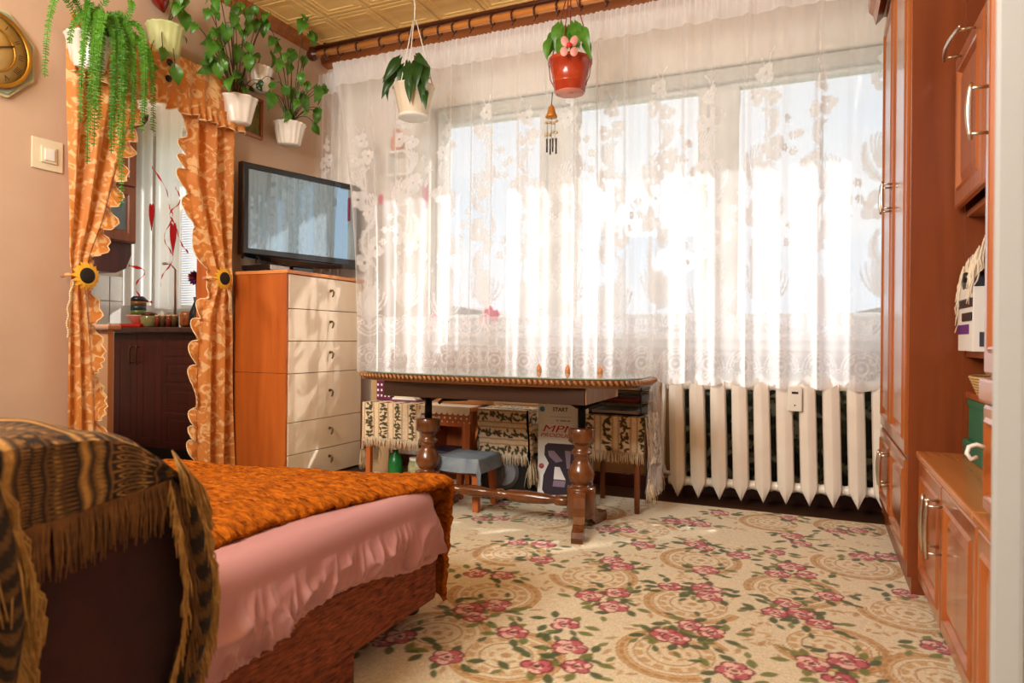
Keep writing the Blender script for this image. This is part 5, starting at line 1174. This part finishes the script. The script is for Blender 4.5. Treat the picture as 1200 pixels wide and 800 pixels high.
for i, (y, z) in enumerate(FR_+[(1.78, 2.22), (1.95, 2.3), (2.02, 2.24), (1.70, 2.18)]):
    upw = i >= len(FR_); src = Vector((XL+.14, 1.93+.03*rf.randn(), 2.06)); e_ = Vector((XL+.19+.08*rf.rand(), y, z))
    top = Vector(((src.x+e_.x)/2+.10+.05*rf.rand(), (src.y+e_.y)/2+(e_.y-src.y)*.35, 2.16+.13*rf.rand() if not upw else (2.05+z)/2+.05))
    pts = []; n_ = 26
    for q in range(n_+1):
        u = q/n_; pts.append(src*(1-u)**3+top*3*u*(1-u)**2+Vector((e_.x, e_.y, max(z, top.z-.1) if not upw else z))*3*u*u*(1-u)+e_*u**3)
    mb = MB().tube(pts, .0016, 4); 
    tot = sum((pts[q+1]-pts[q]).length for q in range(n_)); nl = int(tot/.0075)
    for q in range(nl):
        u = .10+.9*q/nl; k = min(n_-1, int(u*n_)); p = pts[k].lerp(pts[k+1], u*n_-k); tg = (pts[k+1]-pts[k]).normalized()
        for sd in (-1, 1):
            side = tg.cross(Vector((.8, -.5, .2))).normalized()*sd; d = (side*1.0+tg*.35+Vector(rf.randn(3)*.25)).normalized(); L_ = .021*(1-.35*u)*(.8+.4*rf.rand())
            w_ = d.cross(Vector((.8, -.6, 0))).normalized()*.0030; a = p; b = p+d*L_
            mb.add([a-w_*.5, a+w_*.5, p+d*L_*.5+w_, b, p+d*L_*.5-w_], [(0, 1, 2, 3, 4)])
    obj('frond', mb, FERN, t, fixn=False)
# hanging white pot
HX, HY = -2.005, 3.17
t = thing('hanging_planter', 'cream white pot with dark drooping leaves hanging on white cord before the curtain', 'plant', (HX, HY, 2.0))
pot_lathe((HX, HY, 2.005), .108, .078, .155, lambda a, t_: 1+.02*math.cos(a*14)*(t_ > .15), mat('cream_pot', (228,214,190), rough=.4, coat=.2), t, seg=64)
obj('saucer', MB().lathe([(.076, -.012), (.084, -.008), (.084, .004), (.078, .006)], c=(HX, HY, 2.0), seg=32), WHITE, t)
obj('soil', MB().lathe([(.095, 0), (.09, .004)], c=(HX, HY, 2.13), seg=20), SOIL, t)
mb = MB()
for a in (.4, 2.5, 4.6): mb.tube([(HX+.108*math.cos(a), HY+.108*math.sin(a), 2.15), (HX+.01*math.cos(a), HY+.01*math.sin(a), 2.52)], .003, 5)
mb.tube([(HX, HY, 2.52), (HX+.003, HY, 2.60), (HX-.006, HY, 2.66)], .0035, 5); obj('cord', mb, WHITE, t)
obj('hook', MB().tube([(HX-.006, HY, 2.655), (HX+.004, HY, 2.64), (HX+.012, HY, 2.65), (HX+.005, HY, 2.672)], .004, 6), WHITE, t)
MLB = leafmesh('leaf', .15, .026, LEAFD)
rb = np.random.RandomState(12)
for (dx, dz, tx, tz, s_) in ((-.06, .19, -.6, -.9, 1.0), (-.09, .15, -.45, -1, .9), (-.03, .24, -.5, -.8, 1.05), (0, .22, -.25, -1, 1.1), (.02, .20, .2, -1, 1.1), (.07, .22, .1, -1, 1.15), (.10, .20, .15, -1, 1.1), (.09, .12, .1, -1, 1.0), (.04, .13, .05, -1, 1.1), (-.11, .10, -.1, -1, .6), (.12, .02, .05, -1, .7), (-.05, .22, -.9, -.4, .9), (.06, .25, .7, -.6, .9), (-.02, .17, -.3, -1, 1.0)):
    put_leaf(t, MLB, (HX+dx, HY-.03-.07*rb.rand(), 2.08+dz*.85), s_, (tx, -.25, tz), (.3+.3*rb.randn(), -1, .35+.2*rb.randn()))
mb = MB()
for q in range(8): a = q*.8; mb.tube([(HX+.02*math.cos(a), HY+.02*math.sin(a), 2.13), (HX+.05*math.cos(a), HY+.05*math.sin(a), 2.24), (HX+.09*math.cos(a), HY+.09*math.sin(a), 2.22)], .0035, 5)
obj('stem', mb, STEM, t)
# hanging red pot
RX, RY = -1.085, 3.1
TERR = mat('red_clay_plastic', (172,54,26), (188,66,34), rough=.25, coat=.5, nscale=5)
t = thing('hanging_planter', 'glossy red brown pot with a pink petal bow hanging before the curtain', 'plant', (RX, RY, 1.97))
pr = [(.068, 0), (.074, .004), (.078, .035), (.082, .038), (.082, .046), (.080, .05), (.098, .135), (.106, .137), (.106, .155), (.100, .157), (.092, .14), (.002, .13)]
obj('pot', MB().lathe(pr, c=(RX, RY, 1.98), seg=40, cap=False), TERR, t)
obj('base', MB().lathe([(.070, 0), (.07, .0025)], c=(RX, RY, 1.977), seg=32).lathe([(.018, -.003), (.018, .0)], c=(RX, RY, 1.977), seg=16), mat('salmon_plastic', (220,140,120), rough=.4), t)
obj('soil', MB().lathe([(.09, 0), (.085, .004)], c=(RX, RY, 2.115), seg=20), SOIL, t)
mb = MB()
for a in (.25, 1.9, 3.05, 4.7): mb.tube([(RX+.105*math.cos(a), RY+.105*math.sin(a), 2.13), (RX+.008*math.cos(a), RY+.008*math.sin(a), 2.50)], .0028, 5)
mb.tube([(RX, RY, 2.49), (RX, RY, 2.68)], .003, 5)
for a in (.1, 3.3): mb.tube([(RX+.105*math.cos(a), RY+.105*math.sin(a), 2.13), (RX+.095*math.cos(a), RY+.095*math.sin(a), 2.05), (RX+.06*math.cos(a), RY+.06*math.sin(a), 1.975)], .0025, 5)
obj('cord', mb, mat('brown_cord', (130,50,30), rough=.6), t)
ML3 = leafmesh('leaf', .16, .038, LEAF)
for (dx, dz, tx, tz, s_) in ((-.07, .26, -.25, -1, .95), (-.04, .29, -.12, -1, 1.0), (0, .27, .05, -1, .9), (.04, .28, .2, -1, 1.0), (.075, .25, .35, -1, .95), (-.09, .22, -.1, -1, .8), (.095, .19, .3, -1, .7), (-.02, .22, -.1, -1, .9), (.03, .23, .1, -1, .9)):
    put_leaf(t, ML3, (RX+dx*.9, RY-.03-.04*rb.rand(), 2.005+dz*1.0), s_*.82, (tx*1.3, -.10, tz), (.35+.2*rb.randn(), -1, .25))
PKP = mat('pink_petal', (236,160,150), (246,186,176), rough=.4, nscale=12, transl=.25)
fr_ = Vector((.30, -.95, 0)); sd_ = Vector((.95, .30, 0))
for (du, dz, a) in ((-.021, .030, 2.2), (.021, .030, .95), (-.024, -.016, 3.7), (.022, -.018, 5.6)):
    c = Vector((RX, RY, 2.135))+fr_*.150+sd_*du+Vector((0,0,dz)); vs_ = []
    def pf(u, v, c=c, a=a, du=du, dz=dz):
        rr = v; an = u*2*PI; x_ = .018*rr*math.cos(an); y_ = (.026 if dz > 0 else .022)*rr*math.sin(an); th = .35*(-1 if du < 0 else 1)*(1 if dz > 0 else .1)
        return c+sd_*(x_*math.cos(th)+y_*math.sin(th))+Vector((0,0,1))*(y_*math.cos(th)-x_*math.sin(th))-fr_*.006*rr*rr
    obj('petal', MB().grid(pf, 16, 4), PKP, t)
obj('bow_centre', MB().lathe([(.002, -.012), (.012, -.006), (.012, .006), (.002, .012)], M=Matrix.Translation(Vector((RX, RY, 2.142))+fr_*.158), seg=12), mat('bright_red', (226,40,40), rough=.3), t)
# wind chime under it
t = thing('wind_chime', 'small wind chime with brass bell and shells hanging under the red pot', 'wind chime', (RX-.085, RY, 1.70))
cxm = (RX-.085, RY-.02)
obj('bell', MB().lathe([(.028, 0), (.030, .004), (.022, .02), (.012, .052), (.005, .062)], c=(*cxm, 1.865), seg=18), mat('bell_brass', (196,130,50), rough=.4, metal=.4), t)
obj('cord', MB().tube([(*cxm, 1.925), (cxm[0], cxm[1]+.01, 1.99)], .002, 5).tube([(*cxm, 1.87), (*cxm, 1.76)], .0015, 4).tube([(cxm[0]-.02, cxm[1], 1.85), (cxm[0]-.02, cxm[1], 1.75)], .001, 4).tube([(cxm[0]+.018, cxm[1], 1.85), (cxm[0]+.018, cxm[1], 1.75)], .001, 4), BLACK, t)
for k in range(9):
    z = 1.845-.004*(k % 3) if k < 4 else 1.795-.006*(k % 3); obj('shell', MB().lathe([(.002, -.008), (.009, -.002), (.009, .002), (.002, .008)], c=(cxm[0]-.026+.016*(k % 4)*1.1, cxm[1]-.004*(k % 2), z), seg=8), mat('shell_cream', (200,180,140), rough=.4), t)
for k in range(4): obj('chime_tube', MB().tube([(cxm[0]-.022+.015*k, cxm[1]+.006*(k % 2), 1.765), (cxm[0]-.022+.015*k, cxm[1]+.006*(k % 2), 1.70-.01*(k % 2))], .0042, 8), mat('chime_metal', (70,66,60), rough=.3, metal=.8), t)

# ================================================================== BEHIND THE LACE, ON SILL AND WALL
PNK = mat('hot_pink', (240,60,110), rough=.5)
def flowerpot(x, y, z, lab, s_=1.0):
    t = thing('flower_pot', lab, 'plant', (x, y, z)); pot_lathe((x, y, z), .05*s_, .036*s_, .075*s_, None, WHITE, t, seg=20)
    r_ = np.random.RandomState(int(abs(x)*100)); mb = MB()
    for k in range(9):
        a = r_.rand()*6.3; d = .045*r_.rand()*s_; c = (x+d*math.cos(a), y+d*math.sin(a)*.6, z+.10*s_+.05*r_.rand()*s_)
        mb2 = MB()
        for q in range(5): mb2.lathe([(.001, -.004), (.011*s_, 0), (.001, .004)], M=Matrix.Translation(Vector(c)+Vector((.011*s_*math.cos(q*1.257), -.004, .011*s_*math.sin(q*1.257)))) @ Matrix.Rotation(PI/2, 4, 'X'), seg=8)
        obj('blossom', mb2, PNK, t); mb.tube([(x, y, z+.06*s_), c], .0018, 4)
    obj('stem', mb, STEM, t)
flowerpot(-2.08, 3.62, WZ0, 'pink flower in a white pot at the left end of the window sill', 1.0); flowerpot(-1.75, 3.62, WZ0, 'larger pink flower in a white pot on the window sill, behind the table', 1.25)
t = thing('wall_shelf', 'white wall shelf box behind the lace, left of the window', 'shelf', (-2.38, 3.6, 1.84))
obj('box', MB().box(-2.45, -2.28, 3.56, 3.649, 1.80, 1.815).box(-2.45, -2.28, 3.56, 3.649, 1.94, 1.955).box(-2.45, -2.435, 3.56, 3.649, 1.816, 1.939).box(-2.295, -2.28, 3.56, 3.649, 1.816, 1.939), WHITE, t)
t = thing('orange_vase', 'orange vase standing on the white wall shelf behind the lace', 'vase', (-2.42, 3.6, 1.956))
obj('body', MB().lathe([(.022, 0), (.036, .03), (.036, .08), (.018, .12), (.022, .14)], c=(-2.40, 3.6, 1.956), seg=16), mat('orange_glaze', (230,130,50), rough=.3), t)
t = obj('wall_card', MB().box(-2.235, -2.20, 3.642, 3.649, 1.60, 1.76, .001), PNK, label='hot pink card on the wall strip left of the window behind the lace', cat='card')
t = obj('wall_card', MB().box(-2.56, -2.53, 3.642, 3.649, 1.65, 1.71, .001), PNK, label='small hot pink card on the wall behind the lace above the chest', cat='card')

# ================================================================== KITCHEN BEYOND THE OPENING
def kfront(parent, x0, x1, y, z0, z1, name, m=W_KIT, rail=.05):
    mb = MB(); g = .003; raised(mb, (x0+g, y, z0+g), (1,0,0), (0,0,1), (0,-1,0), x1-x0-2*g, z1-z0-2*g, [(0, -.004), (.005, 0), (rail, 0), (rail+.006, -.008), (rail+.022, -.001)], .018); return obj(name, mb, m, parent)
t = thing('kitchen_base_cabinet', 'dark mahogany kitchen cabinet with doors and drawers beyond the opening', 'cabinet', (-3.8, 3.3, 0))
obj('carcass', MB().box(-4.25, -3.12, 3.07, 3.60, .08, .815), W_KIT, t); obj('plinth', MB().box(-4.25, -3.12, 3.10, 3.60, 0, .079), BLACK, t)
obj('worktop', MB().box(-4.30, -3.12, 3.02, 3.62, .816, .85, .006), mat('dark_worktop', (60,36,30), (80,52,42), rough=.25, nscale=30), t)
d = kfront(t, -4.24, -4.02, 3.068, .09, .81, 'door', rail=.045); obj('handle', handle(MB(), (-4.05, 3.06, .62), (-4.05, 3.06, .72), (0,-1,0), .025, .004, .004), ANTB, d)
d = kfront(t, -4.02, -3.79, 3.068, .09, .81, 'door', rail=.045); obj('handle', handle(MB(), (-3.99, 3.06, .62), (-3.99, 3.06, .72), (0,-1,0), .025, .004, .004), ANTB, d)
for k, (a, b) in enumerate(((.66, .81), (.50, .655), (.32, .495), (.09, .315))): kfront(t, -3.785, -3.33, 3.068, a, b, 'drawer', rail=.03)
t = thing('peach_cabinet', 'light peach wooden cabinet end in the kitchen beside the left drape', 'cabinet', (-3.75, 2.7, 0))
PEA = mat('peach_laminate', (240,186,140), (246,196,152), rough=.5, nscale=3, nstretch=(5,5,.6)); obj('body', MB().box(-4.1, -3.54, 2.52, 2.555, 0, .825, .002), PEA, t); obj('top', MB().box(-4.12, -3.51, 2.50, 2.58, .826, .856, .01), mat('peach_top', (236,190,160), rough=.4), t)
for z in (.77, .70): obj('screw', MB().lathe([(.005, 0), (.005, .002)], c=(-3.60, 2.518, z), axis='y', seg=8), ANTB, t)
t = thing('kitchen_wall_cabinet', 'brown kitchen wall cabinet with glass door beyond the opening', 'cabinet', (-4.65, 3.0, 1.25))
obj('carcass', MB().box(-4.85, -4.52, 2.5, 3.42, 1.46, 2.32), W_KUP, t); obj('cornice', MB().prism([(-4.85, 2.321), (-4.50, 2.321), (-4.45, 2.36), (-4.44, 2.40), (-4.85, 2.40)], 2.46, 3.46, 'y'), W_KIT, t)
obj('open_shelf', MB().prism([(2.5, 1.459), (3.42, 1.459), (3.42, 1.38), (3.38, 1.28), (3.30, 1.24), (2.5, 1.24)], -4.85, -4.56, 'x'), W_KIT, t)
def kside(y0, y1, z0, z1, glass):
    mb = MB(); g = .003; raised(mb, (-4.50, y0+g, z0+g), (0,1,0), (0,0,1), (1,0,0), y1-y0-2*g, z1-z0-2*g, [(0, -.004), (.005, 0), (.055, 0), (.062, -.009), (.075, -.009)], .018); d = obj('door', mb, W_KUP, t)
    if glass: obj('pane', MB().box(-4.508, -4.506, y0+.08, y1-.08, z0+.08, z1-.08), mat('grey_pane', (90,100,104), rough=.15), d)
for (a, b) in ((2.51, 2.96), (2.965, 3.415)): kside(a, b, 1.465, 1.86, True); kside(a, b, 1.865, 2.31, False)
# tiles on the kitchen wall: individually built parts
tw = struct('wall_tiles', MB().box(-4.859, -4.852, 2.5, 3.649, .86, 1.235), mat('grout', (170,160,150), rough=.9)); TIL = mat('grey_tile', (206,200,192), (224,218,208), rough=.2, nscale=4, coat=.4)
for j in range(2):
    for i in range(6): obj('tile', MB().box(-4.851, -4.843, 2.512+i*.19, 2.512+i*.19+.184, .865+j*.19, .865+j*.19+.184, .003), mat('patterned_tile', (206,190,168), (190,120,60), rough=.2, nscale=9) if (i == 2 and j == 1) else TIL, tw)
# kitchen window dressing
t = thing('window_blind', 'white slatted blind at the kitchen window behind the red ribbons', 'blind', (-4.1, 3.62, 1.0))
for k in range(40): obj('slat', MB().box(-4.42, -3.98, -.011, .011, -.0008, .0008, M=Matrix.Translation((0, 3.605, 1.02+k*.018)) @ Matrix.Rotation(.5, 4, 'X')), WHITE, t)
obj('cord', MB().tube([(-4.3, 3.59, 1.0), (-4.3, 3.59, 1.75)], .0015, 4).tube([(-4.08, 3.59, 1.0), (-4.08, 3.59, 1.75)], .0015, 4), WHITE, t)
obj('head_rail', MB().box(-4.43, -3.97, 3.59, 3.62, 1.745, 1.775, .003), WHITE, t)
KC = mat('kitchen_sheer', (250,248,242), rough=.8, transl=.88)
for k, (x0, x1, z0, lab) in enumerate(((-4.86, -4.50, 1.02, 'white vertical kitchen curtain by the wall cabinet'), (-4.47, -4.18, 1.0, 'white vertical kitchen curtain in the middle of the kitchen window'), (-4.16, -3.35, 1.80, 'short white vertical kitchen curtain above the slatted blind'))):
    U, V_ = np.meshgrid(np.linspace(0, 1, 90), np.linspace(0, 1, 12)); npgrid('kitchen_curtain', x0+(x1-x0)*U, 3.545+.018*np.sin(U*(x1-x0)*62)+0*V_, z0+(2.5-z0)*V_, KC, label=lab, cat='curtain')
t = thing('heart_ribbons', 'red curling ribbons with hearts hanging at the kitchen window', 'decoration', (-4.1, 3.3, 1.3))
REDR = mat('red_ribbon', (176,20,24), rough=.35, transl=.15)
def ribbon(pts, w_=.011):
    mb = MB(); P_ = [Vector(p) for p in pts]; vs = []
    for _ in range(2): P_ = [P_[0]]+[c for i in range(len(P_)-1) for c in (P_[i].lerp(P_[i+1], .25), P_[i].lerp(P_[i+1], .75))]+[P_[-1]]
    Q = []
    for i in range(len(P_)-1):
        for q in range(6): Q.append(P_[i].lerp(P_[i+1], q/6))
    for i, p in enumerate(Q): a = i*.35; d = Vector((.3*math.sin(a), 0, 1)).normalized()*w_*(.6+.4*math.cos(a)); vs += [p-d, p+d]
    mb.add(vs, [(2*i, 2*i+1, 2*i+3, 2*i+2) for i in range(len(Q)-1)]); return obj('ribbon', mb, REDR, t)
ribbon([(-4.20, 3.3, 1.96), (-4.07, 3.32, 1.80), (-4.03, 3.3, 1.66), (-3.95, 3.28, 1.60), (-4.10, 3.3, 1.47), (-4.02, 3.32, 1.36), (-3.98, 3.3, 1.30), (-4.08, 3.28, 1.20), (-4.10, 3.3, 1.13)])
ribbon([(-3.97, 3.3, 1.80), (-3.90, 3.3, 1.70), (-4.05, 3.3, 1.63), (-3.97, 3.3, 1.56), (-3.92, 3.3, 1.42), (-3.84, 3.3, 1.35)])
ribbon([(-4.36, 3.25, 1.28), (-4.15, 3.25, 1.24), (-4.32, 3.25, 1.14), (-4.22, 3.25, 1.04), (-4.12, 3.25, 1.02)])
for (x, z, s_) in ((-4.19, 1.63, .085), (-3.98, 1.47, .10)):
    hp = [(x+s_*.55*(16*math.sin(a)**3)/16*.55, z+s_*(13*math.cos(a)-5*math.cos(2*a)-2*math.cos(3*a)-math.cos(4*a))/13) for a in np.linspace(0, 2*PI, 25)[:-1]]
    obj('heart', MB().prism(hp, 3.29, 3.296, 'y'), REDR, t)
# things on the kitchen worktop
KZ = .8505
t = thing('red_tray', 'red tray at the left of the kitchen worktop', 'tray', (-4.15, 3.2, KZ)); obj('tray', MB().box(-4.29, -3.98, 3.05, 3.35, KZ, KZ+.022, .006), mat('red_plastic', (190,26,20), rough=.3), t)
t = thing('striped_mug', 'green and dark striped canister standing on the bowl in the kitchen', 'canister', (-4.2, 3.2, KZ)); 
for k, c in enumerate(((90,110,50), (24,60,64), (120,80,30), (20,30,40))): obj('band', MB().lathe([(.048, 0), (.048, .03)] if k < 3 else [(.048, 0), (.046, .02), (.03, .034)], c=(-4.19, 3.2, KZ+.085+k*.0305), seg=20), mat('canister_%d' % k, c, rough=.35), t)
t = thing('pink_bowl', 'pale pink bowl on the red tray in the kitchen', 'bowl', (-4.19, 3.2, KZ)); obj('body', MB().lathe([(.03, .023), (.035, .028), (.075, .075), (.078, .082), (.07, .08), (.02, .034)], c=(-4.19, 3.2, KZ), seg=24), mat('pink_ceramic', (220,170,150), rough=.3), t)
t = thing('glass_dish', 'glass jar with brown lid on the kitchen worktop', 'jar', (-3.97, 3.2, KZ)); obj('body', MB().lathe([(.05, 0), (.055, .01), (.055, .07), (.05, .075)], c=(-3.99, 3.13, KZ), seg=20), mat('olive_glass', (130,126,80), rough=.15), t); obj('lid', MB().lathe([(.05, .076), (.045, .09), (.012, .10)], c=(-3.99, 3.13, KZ), seg=20), W_KIT, t)
for k in range(4):
    x = -3.90+k*.052; tt = thing('spice_jar', ['leftmost of the four small spice jars in the kitchen, beside the lidded jar', 'second from the left of the four small kitchen spice jars', 'third from the left of the four small kitchen spice jars', 'rightmost of the four small spice jars in the kitchen, beside the ceramic pot'][k], 'jar', (x, 3.12, KZ), 0, 'spice jars in the kitchen'); obj('body', MB().lathe([(.022, 0), (.022, .06), (.018, .066)], c=(x, 3.12, KZ), seg=12), mat('spice_%d' % (k % 2), [(120,44,24), (80,56,24)][k % 2], rough=.3), tt); obj('lid', MB().lathe([(.02, .067), (.02, .08)], c=(x, 3.12, KZ), seg=12), mat('tan_lid', (200,160,100)), tt)
t = thing('ceramic_pot', 'tan and red ceramic pot at the right of the spice jars', 'pot', (-3.66, 3.15, KZ)); obj('body', MB().lathe([(.04, 0), (.05, .02), (.048, .08), (.04, .10)], c=(-3.665, 3.15, KZ), seg=18), mat('tan_glaze', (176,110,50), (120,40,24), rough=.3, nscale=20), t)
t = thing('flower_vase', 'dark red and purple flower in a slim dark vase beside the right drape', 'vase', (-3.56, 3.12, KZ))
obj('vase', MB().lathe([(.035, 0), (.045, .03), (.04, .09), (.014, .16), (.018, .19)], c=(-3.56, 3.12, KZ), seg=18), BLACK, t); obj('stem', MB().tube([(-3.56, 3.12, KZ+.18), (-3.565, 3.12, KZ+.29)], .003, 6), STEM, t)
for k in range(34):
    a = k*2.4; rr = .012+.0009*k; el = .9-.05*k; d = Vector((math.cos(a)*math.cos(el), -abs(math.sin(el))*.6-.3, math.sin(a)*math.cos(el))).normalized()
    c = Vector((-3.565, 3.12, KZ+.31)); s_ = d.orthogonal().normalized()*.010; e_ = c+d*.052; obj('petal', MB().add([c-s_*.4, c+s_*.4, c+d*.035+s_, e_, c+d*.035-s_], [(0,1,2,3,4)]), mat('crimson_petal', (120,10,30), rough=.5) if k < 24 else mat('violet_petal', (70,30,110), rough=.5), t, fixn=False)
t = thing('dark_bottle', 'rounded black bottle beside the flower vase in the kitchen', 'bottle', (-3.47, 3.15, KZ)); obj('body', MB().lathe([(.04, 0), (.046, .01), (.046, .13), (.03, .17), (.004, .18)], c=(-3.47, 3.15, KZ), seg=18), BLACK, t)
t = thing('tap', 'thin metal tap pipe rising from the kitchen worktop', 'tap', (-4.02, 3.5, KZ)); obj('pipe', MB().tube([(-4.20, 3.5, KZ), (-4.20, 3.5, KZ+.42), (-4.19, 3.45, KZ+.46), (-4.18, 3.38, KZ+.45)], .010, 8), NICK, t); obj('base', MB().lathe([(.022, 0), (.018, .02)], c=(-4.20, 3.5, KZ), seg=12), NICK, t)
